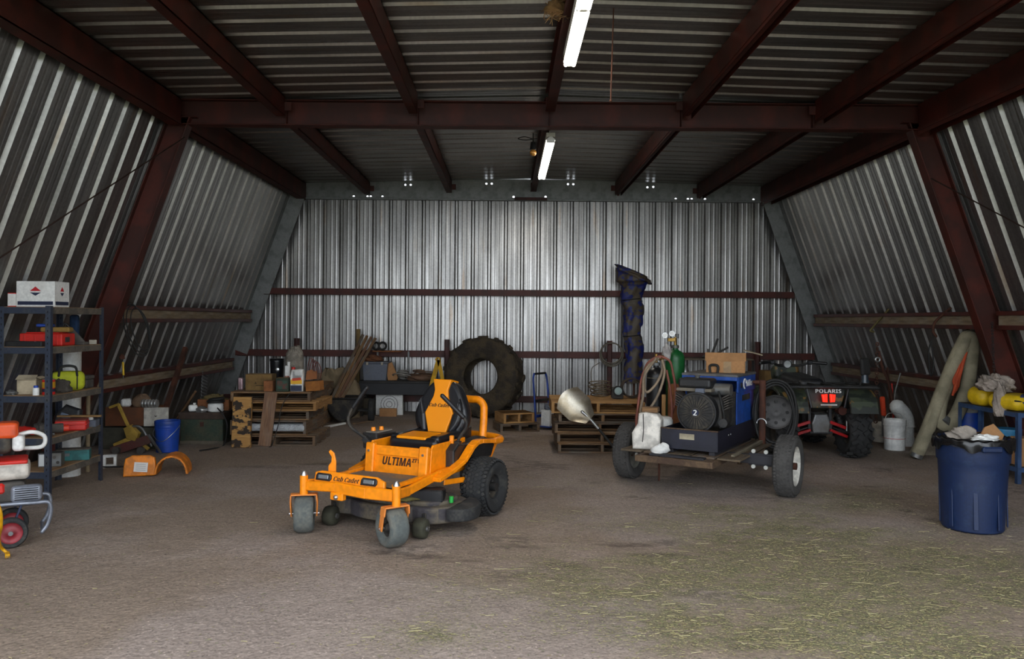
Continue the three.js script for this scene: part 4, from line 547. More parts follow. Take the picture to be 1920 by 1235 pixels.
// left stack with cartons
const PL = gp(512, 836), PLx = sx(514, 10.75), PLz = PL.z - .5;
{
  const hs = [.14, .2, .13, .12, .13]; let y = 0; const lab = ['grey weathered pallet at the bottom of the stack under the cartons', 'pallet wrapped in plastic film, second in the stack under the cartons', 'brown pallet third from the ground under the cartons', 'pale sagging pallet fourth from the ground under the cartons', 'top pallet of the stack carrying cartons and jugs'];
  hs.forEach((h, i) => { const x = PLx + [.03, -.04, -.02, .04, -.03][i]; const q = pallet(lab[i], [x, y, PLz + [.02, 0, -.02, .02, 0][i]], [.01, -.02, .015, -.01, .02][i], [1.1, 1.02, 1.0, 1.12, 1.06][i], .95, h - .002, [palOld, palOld, palOld, palNew, palOld][i], 900 + i); if (i === 1) B().geo(roundBox(1.0, .1, .93, .04, 4), [0, .1, .02]).mesh('plastic_wrap', new THREE.MeshPhysicalMaterial({ color: 0xd8dde0, roughness: .25, transmission: .35, metalness: 0, bumpMap: bumpTex, bumpScale: .02 }), q, 'crumpled clear plastic film'); y += h; });
  const top = y, zf = PLz + .3, at = (px, z = zf) => sx(px, -z);
  let t = thing('cardboard_carton', 'long olive brown carton on the pallet stack', 'carton', [at(486), top, zf - .1], .02); B().box(.36, .22, .22, [0, .11, 0]).mesh('box_body', cardD, t); B().box(.14, .012, .002, [.03, .07, .111], [0, 0, 0], 0).mesh('print_line', pm('brnk', 0x3d2c14, .8), t); B().ext([[-.015, 0], [.015, 0], [0, .03]], .002, [-.04, .09, .111], [0, 0, 0], 0).mesh('print_mark', MAT.brnk, t); B().box(.36, .002, .03, [0, .221, 0], [0, 0, 0], 0).mesh('tape', dm('tape', '#9a7a48', '#8a6a3a', .3, .4), t);
  solo(B().box(.12, .14, .14, [0, .07, 0]), cardR, 'small_carton', 'small rust brown carton beside the long olive carton', 'carton', [at(509), top, zf + .06]);
  t = thing('printed_carton', 'small dark green carton printed with a picture panel', 'carton', [at(535), top, zf + .06], .03); B().box(.17, .18, .16, [0, .09, 0]).mesh('box_body', dm('gcart', '#2b3a2c', '#3d3a2a', .3, .8), t); B().box(.13, .11, .002, [0, .09, .081], [0, 0, 0], 0).mesh('picture_panel', dm('gpic', '#1f4a38', '#5a2c20', .6, .6, 0, { size: .15 }), t); B().box(.16, .002, .15, [0, .181, 0]).mesh('top_flap', cardD, t);
  t = thing('plastic_jug', 'white handled jug with red and yellow label', 'jug', [at(560), top, zf + .06], .05); { const sh = new THREE.Shape(); sh.moveTo(-.08, 0); sh.lineTo(.085, 0); sh.lineTo(.09, .22); sh.lineTo(.085, .29); sh.lineTo(.06, .3); sh.lineTo(-.04, .29); sh.lineTo(-.05, .3); sh.lineTo(-.07, .28); sh.lineTo(-.085, .2); const ho = new THREE.Path(); ho.moveTo(-.01, .255); ho.lineTo(.06, .265); ho.lineTo(.065, .235); ho.lineTo(0, .23); sh.holes.push(ho); B().ext(sh, .1, [0, 0, 0], [0, 0, 0], .018, 3).mesh('jug_body', pwhite, t); } B().box(.15, .06, .002, [0, .13, .051], [0, 0, 0], 0).mesh('label_yellow', pm('ly', 0xe0a818, .6), t, 'yellow label band'); B().box(.12, .035, .003, [.005, .165, .051], [0, 0, .1], 0).mesh('label_red', pm('lr', 0xc03a20, .6), t, 'red label lettering band'); B().cyl(.025, .025, .03, [-.05, .31, 0], [0, 0, 0], 14).mesh('cap', redP, t); B().box(.15, .075, .002, [0, .045, .051], [0, 0, 0], 0).mesh('label_dark', navy, t);
  t = thing('plastic_tub', 'black tub with glossy lid standing behind the cartons', 'tub', [at(520, zf - .33), top, zf - .33]); B().lathe([[0, 0], [.085, 0], [.095, .38], [.1, .38], [.1, .42], [0, .42]], [0, 0, 0]).mesh('tub_body', dm('tubB', '#14151a', '#33302a', .25, .25), t); B().sph(.03, [.03, .27, .085], [1, 1, .3]).mesh('silver_spot', alu, t);  // small flattened silver spot on the side of the tub
  t = thing('oil_bottle', 'tall white oil bottle between the black tub and the jug', 'bottle', [at(540, zf - .06), top, zf - .06]); B().geo(roundBox(.075, .34, .05, .02), [0, .17, 0]).mesh('bottle_body', white, t); B().cyl(.02, .022, .05, [.015, .365, 0], [0, 0, 0], 12).mesh('cap', white, t); B().box(.06, .1, .002, [0, .15, .026], [0, 0, 0], 0).mesh('label', dm('oll', '#8a3a2c', '#c0b090', .5, .6, 0, { size: .1 }), t);
  t = thing('sack', 'grey cloth sack standing upright behind the white jug', 'sack', [at(553, zf - .22), top, zf - .22]); B().lathe([[0, 0], [.1, .0], [.115, .1], [.12, .25], [.125, .4], [.115, .5], [.08, .56], [.03, .55], [0, .545]], [0, 0, 0], [0, 0, 0], 20).lump(.09, .08, .07, [.02, .48, .0], .5, 61).mesh('sack_body', dm('sackM', '#8b8780', '#6a655e', .5, .95, 0, { size: .2, bump: .012 }), t);
  t = thing('flap_carton', 'torn orange brown carton with raised flaps', 'carton', [at(592), top + .008, zf + .03], -.15); B().box(.2, .13, .16, [0, .065, 0], [0, 0, .08]).mesh('box_body', dm('cardO', '#a0652c', '#7d5026', .3, .9), t); B().ext([[-.09, 0], [.07, .02], [.06, .13], [.02, .12], [-.01, .15], [-.08, .12]], .006, [-.03, .14, .03], [-.2, 0, 0], .001).mesh('flap', cardR, t);
  solo(B().lump(.12, .09, .1, [0, 0, 0], .5, 71, [0, 0, 0], 24, 4), junk, 'hardware_bag', 'dark bag of hardware behind the torn carton', 'bag', [at(592, zf - .2), top, zf - .2]);
  { const w = B(); for (let k = 0; k < 4; k++) w.tube([[-.05 + k * .03, 0, 0], [-.06 + k * .035, .16, .02 * k], [-.02 + k * .03, .3 - k * .02, 0], [.03 + k * .03, .12, -.02], [.05 + k * .02, .0, 0]], .006, 26); solo(w, dm('wireR', '#6a2c22', '#3a2a26', .4, .6), 'wire_bundle', 'bent red wires sticking up behind the torn carton', 'wire', [at(586, zf - .27), top + .14, zf - .27]); }
  solo(B().geo(roundBox(.07, .17, .05, .02), [0, .085, 0]), dm('foilr', '#b9a6b0', '#7a3a3a', .4, .3, .4), 'foil_pouch', 'shiny pink foil pouch at the end of the pallet stack', 'pouch', [at(450), top, zf - .05]);
  solo(B().tube([[at(553), top - .01, zf + .21], [at(545), top - .1, zf + .24], [at(538), top - .22, zf + .24], [at(534), top - .4, zf + .25], [at(528), .15, zf + .26], [at(522), .012, zf + .28], [at(508, zf + .3), .012, zf + .33]], .006, 60), cable, 'hanging_wire', 'thin black wire hanging down the pallet stack', 'wire');
  // leaning board and weathered beam
  { const a = gp(497, 836), b = wp(509, 737, -(PLz + .5)); solo(B().bar([a.x, .005, a.z + .03], [b.x, top + .0, PLz + .515], .17, .022, [0, 0, 1]), wm('brd', '#8d6a4e', '#6f5240', .25), 'plank', 'plain brown plank leaning against the pallet stack', 'plank'); }
  { const a = gp(454, 838), t2 = thing('timber_post', 'bark-scarred pale timber slab standing beside the pallets', 'timber', [a.x, 0, a.z + .02], .12); const sh = new THREE.Shape([[-.12, 0], [.12, 0], [.118, .3], [.122, .66], [-.11, .665], [-.118, .35], [-.125, .1]].map(([x, y]) => new THREE.Vector2(x, y))); const mt = new THREE.MeshStandardMaterial({ roughness: .9, map: dataTex(256, 256, (u, v) => { const g = fbm(u * 30, v * 4, 30, 4, 811, 4), k = fbm(u * 9, v * 6, 9, 6, 821, 5), kn = vn(u * 7, v * 5, 7, 5, 831); let c = mixc([190, 150, 88], [150, 105, 56], g); c = mixc(c, [50, 40, 32], sm(.56, .66, k + (kn > .8 ? .2 : 0))); return c; }, true, .5) }); B().ext(sh, .1, [0, 0, 0], [-.06, 0, 0], .008).mesh('slab', mt, t2); }
}
// second stack behind it
{ const x = sx(593, 12.6), z = -13.0; let y = 0; for (let i = 0; i < 6; i++) { pallet(['lowest pallet of the narrow stack behind the cartons', 'second pallet of the narrow stack behind the cartons', 'third pallet of the narrow stack behind the cartons', 'fourth pallet of the narrow stack behind the cartons', 'fifth pallet of the narrow stack behind the cartons', 'top pallet of the narrow stack behind the cartons'][i], [x - .42, y, z], [.0, .02, -.02, .01, .0, .02][i], 1.05, .9, .108, i === 2 ? palNew : palOld, 930 + i); y += .11; } }
// ================= wheelbarrow tray with slats, tarp =================
{
  const c = gp(645, 782), t = thing('wheelbarrow', 'black wheelbarrow tipped on its nose against the back wall', 'wheelbarrow', [sx(648, 13.2), 0, -13.2], 0);
  const sh = new THREE.Shape(); sh.moveTo(-.3, .4); sh.lineTo(.28, .4); sh.bezierCurveTo(.26, .2, .15, .06, .04, .03); sh.bezierCurveTo(-.1, .0, -.25, .2, -.3, .4);
  B().ext(sh, .5, [0, 0, 0], [0, 0, 0], .03, 3).mesh('tray', blackM, t); B().tube([[-.3, .41, .25], [.29, .41, .25], [.29, .41, -.25], [-.3, .41, -.25]], .014, 60, true, 6, 0).mesh('rim', cable, t);
  const wh = new THREE.Group(); wh.name = 'wheel'; wh.position.set(.42, .19, -.1); wh.rotation.y = .1; t.add(wh); tyreGeo(B(), .19, .1, .1, .2, 28).mesh('tyre', rubber, wh); B().cx(.1, .06, [0, 0, 0]).mesh('rim', dm('wbr', '#6a6250', '#4c453a', .4, .7), wh); B().bar([.42, .19, -.18], [.1, .2, -.18], .03, .03).mesh('fork', cable, t); B().bar([.42, .19, -.02], [.1, .2, -.02], .03, .03).mesh('fork', cable, t);
  const a0 = wp(634, 741, 13.15), a1 = wp(690, 629, 14.35); const dirX = a1.x - a0.x; for (let k = 0; k < 4; k++) { const o = k * .055; solo(B().bar([a0.x - .09 + o, .405, -13.1 - k * .01], [a0.x - .09 + o + dirX + .02 * k, 1.42 - k * .02, -14.35], .05, .022, [0, 0, 1]), [palOld[1], palOld[2], wm('slat', '#7d5a44', '#5d4232', .3), palOld[0]][k], 'lumber_strip', ['outermost long slat leaning from the wheelbarrow, pallet side', 'second long slat leaning from the wheelbarrow', 'third long reddish slat leaning from the wheelbarrow', 'innermost long slat leaning from the wheelbarrow, workbench side'][k], 'slat', [0, 0, 0], 0, 'slats leaning from the wheelbarrow'); }
  solo(B().lump(.42, .55, .16, [0, 0, 0], .3, 83, [0, 0, 0], 28, 3), tan, 'canvas_tarp', 'heap of tan canvas slumped behind the wheelbarrow', 'tarp', [sx(630, 13.7), 0, -13.75]);
  solo(B().box(.07, 1.52, .05, [0, .76, 0]), wm('stud', '#8d7648', '#6a5634', .2), 'wood_stud', 'upright pale stud beside the workbench', 'stud', [sx(672, 14.5), 0, -14.5]);
  solo(B().bar([sx(608, 12.4), .02, -12.35], [sx(650, 13), .02, -12.9], .06, .03), white, 'white_trim', 'strip of white trim lying by the wheelbarrow', 'trim strip'); solo(B().bar([sx(668, 13), .012, -12.9], [sx(702, 13.4), .012, -13.3], .07, .022), palOld[0], 'wood_offcut', 'thin wood offcut lying before the workbench', 'offcut');
}
// ================= workbench =================
{
  const x0 = sx(676, 14.1), x1 = sx(832, 14.1), W = x1 - x0, xc = (x0 + x1) / 2, z = -14.3, t = thing('workbench', 'black steel workbench with deep apron and rear shelf', 'workbench', [xc, 0, z]), H = .62;
  B().box(W, .04, .62, [0, H - .02, 0]).mesh('worktop', dm('bench', '#1c1b1c', '#3a342c', .4, .7), t); B().box(W, .2, .02, [0, H - .14, .3]).mesh('apron', dm('apronM', '#16181f', '#2c2a2a', .3, .6), t);
  for (const s of [-1, 1]) for (const k of [-1, 1]) B().box(.06, H - .04, .06, [s * (W / 2 - .04), (H - .04) / 2, k * .27]).mesh('leg', blackM, t);
  B().box(.52, .02, .2, [-W / 2 + .42, 1.12, -.2]).mesh('rear_shelf', cardR, t); for (const x of [-.54, .02]) B().box(.035, .5, .03, [x + .05, H + .25, -.2]).mesh('upright', steelG, t);
  let q = thing('tote', 'grey plastic tote with lid clips on the workbench', 'tote', [sx(705, 14.15), H, -14.2]); B().ext([[-.2, 0], [.2, 0], [.225, .3], [-.225, .3]], .3, [0, 0, 0], [0, 0, 0], .015, 2).mesh('tote_body', grayP, q); B().box(.48, .03, .34, [0, .315, 0], [0, 0, 0], .01).mesh('rim', grayP, q); for (const s of [-1, 1]) B().box(.04, .05, .02, [s * .13, .3, .17]).mesh('clip', dm('beige', '#b7b0a0', '#8a8274', .3, .6), q);
  solo(B().lump(.17, .07, .1, [0, 0, 0], .5, 91, [0, 0, 0], 24, 4), dm('orj', '#7c4a2c', '#4a423a', .5, .9), 'tool_heap', 'heap of small tools on the grey tote', 'tools', [sx(700, 14.2), H + .332, -14.2]);
  q = thing('ring_pair', 'pair of black rings standing on the rear shelf', 'rings', [sx(711, 14.45), 1.13, -14.48]); for (const s of [-1, 1]) B().tor(.065, .02, [s * .06, .085, 0], [0, s * .4, 0], 20, 8).mesh('ring', cable, q);
  solo(B().ext([[-.08, 0], [.07, 0], [.1, .05], [-.02, .32], [-.08, .3], [-.1, .12]], .06, [0, 0, 0], [-.15, 0, 0], .005), card, 'carton_scrap', 'folded cardboard scrap leaning on the tote', 'carton', [sx(737, 14.15), H, -14.15]);
  { const b = B(); const r = rng(44); for (let k = 0; k < 6; k++) { const p = [], cx = (r() - .5) * .14, ra = .07 + r() * .05; for (let i = 0; i < 10; i++) { const a = i / 10 * 6.283; p.push([cx + ra * Math.cos(a), .03 + .02 * k + (.5 + .5 * Math.sin(a)) * .06, .08 * Math.sin(a) + (r() - .5) * .02]); } b.tube(p, .011, 50, true, 6); } solo(b, dm('gcab', '#8d8a84', '#55524d', .4, .6), 'hose_coil', 'tangle of pale grey hose beside the tote', 'hose', [sx(752, 14.1), H, -14.1]); }
  { const b = B(); const r = rng(45); for (let k = 0; k < 9; k++) { const p = [], cx = (r() - .5) * .3, ra = .05 + r() * .06; for (let i = 0; i < 9; i++) { const a = i / 9 * 6.283; p.push([cx + ra * 1.4 * Math.cos(a), .025 + .015 * k + (.5 + .5 * Math.sin(a)) * .05, .1 * Math.sin(a) + (r() - .5) * .02]); } b.tube(p, .01, 40, true, 6); } b.lump(.24, .08, .14, [0, 0, 0], .4, 96); solo(b, dm('wj', '#5f4436', '#8a8060', .4, .8), 'cord_tangle', 'brown tangle of cords and straps on the workbench end', 'cords', [sx(791, 14.1), H, -14.15]); }
  q = thing('box_fan', 'white framed round fan standing under the workbench', 'fan', [sx(731, 14.2), 0, -14.25]); B().ext((() => { const s = new THREE.Shape([[-.24, 0], [.24, 0], [.24, .36], [-.24, .36]].map(([a, b]) => new THREE.Vector2(a, b))); const h = new THREE.Path(); h.absarc(0, .19, .155, 0, 6.283, true); s.holes.push(h); return s; })(), .09, [0, 0, 0], [0, 0, 0], .006).mesh('housing', white, q); for (let k = 0; k < 5; k++) B().box(.1, .045, .01, [.08 * Math.cos(k * 1.257), .19 + .08 * Math.sin(k * 1.257), 0], [.4, 0, k * 1.257]).mesh('blade', dm('fblade', '#9fb0bc', '#7a8288', .3, .5), q); B().cz(.03, .06, [0, .19, 0]).mesh('hub', junk, q); for (const R of [.05, .1, .15]) B().tor(R, .004, [0, .19, .045], [0, 0, 0], 28, 5).mesh('guard_ring', cable, q);
  solo(B().box(.3, .14, .08, [0, .07, 0]), card, 'fan_carton', 'flat brown carton in front of the white fan', 'carton', [sx(729, 14.0), 0, -14.02]);
  q = thing('steel_drum', 'dark drum on its side under the bench end by the fan', 'drum', [sx(689, 14.2), 0, -14.25]); B().cz(.13, .2, [0, .17, 0], 24).mesh('drum', dm('drm', '#4a4232', '#2f2a24', .4, .8), q); for (const s of [-1, 1]) B().box(.04, .3, .12, [s * .13, .15, 0]).mesh('stand_leg', cable, q);
  // yellow strap over the tyre edge
  const sp = (px, py, d) => wp(px, py, d); solo(B().bar(sp(822, 674, 13.75), sp(808, 726, 13.75), .075, .012, [0, 0, 1]).bar(sp(808, 726, 13.75), sp(805, 732, 13.75), .05, .012, [0, 0, 1]).bar(sp(822, 674, 13.75), sp(833, 728, 13.75), .065, .012, [0, 0, 1]).tor(.04, .012, sp(821, 675, 13.75), [0, 0, .1], 12, 6, Math.PI).bar(sp(806, 730, 13.75), sp(806, 772, 13.75), .05, .012, [0, 0, 1]).bar(sp(832, 728, 13.75), sp(830, 775, 13.75), .045, .012, [0, 0, 1]), dm('ystrap', '#c89a1c', '#8d7024', .3, .8), 'lifting_strap', 'yellow lifting strap standing in a loop before the big tyre', 'strap');
}
// ================= big tyre =================
{
  const c = gp(906, 783), R = .71, t = thing('tractor_tyre', 'huge worn brown dusty earthmover tyre leaning on the back wall', 'tyre', [c.x, 0, c.z - .12], 0);
  const w = new THREE.Group(); w.name = 'carcass'; w.position.set(0, R * .985, 0); w.rotation.set(0, Math.PI / 2 - .32, 0); w.rotation.order = 'YXZ'; w.rotation.z = -.12; t.add(w);
  const bm = dm('bigtyre', '#4a4030', '#2c2823', .5, .92, 0, { size: .5, bump: .015 });
  B().lathe([[.31, -.17], [.34, -.2], [.45, -.25], [.58, -.245], [.66, -.22], [.685, -.16], [.69, 0], [.685, .16], [.66, .22], [.58, .245], [.45, .25], [.34, .2], [.31, .17], [.33, .15], [.42, .19], [.56, .19], [.62, .1], [.62, -.1], [.56, -.19], [.42, -.19], [.33, -.15], [.31, -.17]], [0, 0, 0], [0, 0, Math.PI / 2], 56).mesh('tyre_wall', bm, w);
  for (let k = 0; k < 28; k++) { const s = k % 2 ? 1 : -1, a = k / 28 * Math.PI * 2, g = prep(cbox(.2, .05, .085, .012)); g.applyMatrix4(new THREE.Matrix4().makeRotationX(a).multiply(new THREE.Matrix4().makeTranslation(s * .12, .69, 0)).multiply(new THREE.Matrix4().makeRotationY(s * .4)).multiply(new THREE.Matrix4().makeRotationZ(-s * .12))); const b = B(); b.g.push(g); b.mesh('tread_lug', bm, w); }
  for (const R2 of [.36, .5]) B().tor(R2, .012, [R2 > .4 ? .248 : .2, 0, 0], [0, Math.PI / 2, 0], 48, 6).mesh('sidewall_ring', bm, w);
}
// ================= hand truck, small pallets =================
{
  const c = gp(1018, 803), t = thing('folding_cart', 'blue folding hand cart standing beside the pallets', 'cart', [c.x, 0, c.z - .05], .95), bm = dm('cartB', '#1c3f9a', '#27345a', .25, .45);
  for (const s of [-1, 1]) B().tube([[s * .2, .05, 0], [s * .2, .5, -.03], [s * .19, .8, -.06], [s * .16, .86, -.065]], .016, 30).mesh('side_tube', bm, t);
  B().rod([-.16, .86, -.065], [.16, .86, -.065], .017).mesh('handle', cable, t); for (const y of [.44, .2]) B().bar([-.2, y, -.02], [.2, y, -.02], .02, .045).mesh('cross_bar', y > .4 ? blackM : bm, t);
  B().box(.36, .012, .24, [0, .045, .12]).mesh('toe_plate', bm, t); for (const s of [-1, 1]) B().cx(.06, .04, [s * .22, .06, -.05], 16).mesh('wheel', rubber, t);
  const b = thing('motor_box', 'white and grey boxed part on the cart toe plate', 'box', [c.x + .09, .051, c.z + .02], .95); B().box(.2, .25, .16, [0, .125, 0]).mesh('box_body', white, b); B().lump(.09, .06, .07, [0, .25, 0], .4, 101).mesh('crumpled_wrap', grayP, b);
  const q = gp(985, 812), w = -q.z; pallet('small brown pallet on the floor beside the blue cart', [sx(969, 12.3), 0, -12.4], .25, .62, .5, .13, palOld, 951); pallet('small orange brown pallet stacked beside the blue cart', [sx(966, 12.3), .132, -12.4], .35, .5, .42, .15, palNew, 952);
}
// ================= right pallet stack =================
const PR = gp(1100, 850);
{
  const x = sx(1120, 10.7), z = PR.z - .5; let y = 0; const hs = [.13, .13, .13, .12, .15], lab = ['bottom pallet of the stack under the grain shovel', 'second pallet of the stack under the grain shovel', 'third pallet of the stack under the grain shovel', 'fourth pallet of the stack under the grain shovel', 'pale new pallet on top of the stack under the grain shovel'];
  hs.forEach((h, i) => { pallet(lab[i], [x + [.03, .02, 0, .03, -.02][i], y, z], [.0, .015, -.01, .01, -.015][i], [1.14, 1.16, 1.16, 1.14, 1.2][i], .95, h - .002, i > 3 ? palNew : palOld, 960 + i); y += h; });
  const top = y, at = (px, zz) => sx(px, -zz);
  // grain shovel resting on the stack edge
  const g = thing('grain_shovel', 'aluminium grain scoop shovel with dark handle leaning on the pallets', 'shovel'), zf = z + .52, bl = (px, py, dz = 0) => { const q = wp(px, py, -(zf + dz)); return q; };
  { const A = bl(1107, 786, .06), T = bl(1064, 746, -.04), u = T.clone().sub(A).normalize(), L = T.distanceTo(A), side = V(0, 0, 1).cross(u).normalize().negate(), nrm = u.clone().cross(side).normalize().negate(); const gx = new THREE.PlaneGeometry(1, 1, 12, 12), p = gx.attributes.position; for (let i = 0; i < p.count; i++) { const a = p.getX(i) * 2, b = p.getY(i) + .5; const wid = .08 + .11 * Math.min(1, b * 2.6), cu = .05 * a * a + .04 * Math.pow(1 - b, 3) * 1; const v = A.clone().addScaledVector(u, (b - .0) * (L + .09 - .09 * a * a * b)).addScaledVector(side, a * wid).addScaledVector(nrm, cu); p.setXYZ(i, v.x, v.y, v.z); } gx.computeVertexNormals(); const g2 = gx.clone(); const n = gx.attributes.normal, p2 = g2.attributes.position; for (let i = 0; i < p2.count; i++) p2.setXYZ(i, p2.getX(i) - n.getX(i) * .004, p2.getY(i) - n.getY(i) * .004, p2.getZ(i) - n.getZ(i) * .004); const ii = g2.index.array; for (let i = 0; i < ii.length; i += 3) { const q = ii[i]; ii[i] = ii[i + 1]; ii[i + 1] = q; } g2.computeVertexNormals(); B().geo(gx).geo(g2).mesh('scoop', new THREE.MeshStandardMaterial({ map: dirty('#bdb6a6', '#968a72', .35, .4), metalness: .9, roughness: .36, side: THREE.DoubleSide }), g);
    const e1 = bl(1122, 803, .07), e2 = gp(1150, 842); e2.z = -(-zf - .2); const e3 = V(e2.x, .03, zf + .28); B().tube([A.clone().addScaledVector(u, .14).addScaledVector(nrm, .03), A, e1], .02, 16).mesh('socket', alu, g); B().rod(e1, e3, .017).mesh('shaft', cable, g); }
  // clutter on top: coil, meter, cables
  const zt = z - .05; { const b = B(), r = rng(61); for (let k = 0; k < 7; k++) { const p = []; for (let i = 0; i < 12; i++) { const a = i / 12 * 6.283; p.push([.13 * Math.cos(a) * (1 + .1 * r()), .14 + .125 * Math.sin(a), -.06 + k * .02 + .01 * r()]); } b.tube(p, .01, 50, true, 6); } solo(b, dm('rcab', '#43382e', '#2c2722', .4, .8), 'cable_reel', 'upright coil of dark cable on the pale pallet', 'cable', [at(1186, zt), top, zt - .02]); }
  const m = thing('meter', 'round dial meter on a dark block on the pale pallet', 'meter', [at(1157, zt), top, zt + .06]); B().box(.15, .15, .16, [0, .075, 0], [0, 0, 0], .015).mesh('meter_body', junk, m); B().cz(.07, .03, [.0, .11, .09]).mesh('bezel', cable, m); B().cz(.05, .032, [0, .11, .093]).mesh('dial', dm('dial', '#9fb4b0', '#6d7a78', .3, .4), m);
  { const b = B(), r = rng(62); for (let k = 0; k < 7; k++) { const p = [], a0 = .07 + r() * .06; for (let i = 0; i < 10; i++) { const a = i / 10 * 6.283; p.push([a0 * 1.2 * Math.cos(a) + (r() - .5) * .03, .02 + .025 * k + .05 * (1 + Math.sin(a)) * .7, .09 * Math.sin(a)]); } b.tube(p, .008, 40, true, 6); } solo(b, dm('tcab', '#6a5c46', '#453d32', .4, .8), 'rope_tangle', 'tangle of tan rope beside the dial meter', 'rope', [at(1126, zt), top, zt + .05]); }
  // hose coil on the post
  { const b = B(); for (const [r, y, dz] of [[.2, 0, 0], [.185, .015, .02], [.21, -.015, .035]]) b.tor(r, .012, [0, y, dz], [0, 0, 0], 40, 6); const q = wp(1146, 663, 14.45); solo(b, dm('hosec', '#7a756c', '#565048', .4, .7), 'hung_hose', 'coil of grey hose hung on the short red post', 'hose', [q.x, q.y, -14.44]); solo(B().tube([wp(1124, 680, 14.4), wp(1110, 690, 14.3), wp(1109, 715, 14.2), wp(1118, 735, 13.8), wp(1130, 748, 12.5)], .008, 40), MAT.hosec, 'drooping_hose', 'thin grey hose drooping from the hung coil', 'hose'); }
}
// ================= tarp roll =================
{
  const t = thing('tarp_bundle', 'tall blue and brown bundled tarp hung on the back wall girt', 'tarp'), D = 14.45, pts = [[1189, 718, .2], [1186, 690, .19], [1188, 650, .19], [1184, 620, .2], [1187, 590, .2], [1183, 560, .21], [1186, 538, .26], [1189, 520, .4], [1184, 508, .34], [1166, 498, .1]], seg = 40, rad = 30;
  const cv = new THREE.CatmullRomCurve3(pts.map(([a, b]) => wp(a, b, D))), rr = (u) => { const k = u * (pts.length - 1), i = Math.min(pts.length - 2, Math.floor(k)); return pts[i][2] + (pts[i + 1][2] - pts[i][2]) * (k - i); };
  const pos = [], idx = []; for (let i = 0; i <= seg * 2; i++) { const u = i / (seg * 2), c = cv.getPoint(u), R = rr(u); for (let j = 0; j <= rad; j++) { const a = j / rad * 6.28319, aw = (j % rad) / rad * 8; const n = fbm(aw, u * 26, 8, 97, 601, 3), f = fbm(aw * 2, u * 8 + aw, 16, 97, 611, 2), k = R * (.82 + .42 * (n - .5) + .35 * (f - .5)); pos.push(c.x + k * Math.cos(a), c.y + (u > .75 ? k * Math.cos(a) * -.35 : 0), c.z + k * .6 * Math.sin(a)); } } for (let i = 0; i < seg * 2; i++) for (let j = 0; j < rad; j++) { const a = i * (rad + 1) + j, b = a + rad + 1; idx.push(a, b, a + 1, b, b + 1, a + 1); }
  const g = new THREE.BufferGeometry(); g.setAttribute('position', new THREE.Float32BufferAttribute(pos, 3)); g.setIndex(idx); g.computeVertexNormals();
  const tm = new THREE.MeshStandardMaterial({ roughness: .55, side: THREE.DoubleSide, map: dataTex(256, 256, (u, v) => { const n = fbm(u * 6, v * 6, 6, 6, 621, 5), w = .9 + .2 * vn(u * 120, v * 120, 120, 120, 631); const c = mixc([78, 68, 54], [22, 34, 104], sm(.52, .6, n)); return c.map((x) => x * w); }, true, .55) });
  B().geo(g).mesh('tarp_cloth', tm, t); B().rod(wp(1190, 600, ZB - .17), [wp(1190, 600, 14.4).x, .02, -14.45], .02).mesh('inner_pole', rust, t);
  for (const v of [.3, .55]) { const c = cv.getPoint(v); B().tor(rr(v) * .8, .01, [c.x, c.y, c.z], [Math.PI / 2, .1, 0], 24, 6).mesh('tie_cord', cable, t); }
}

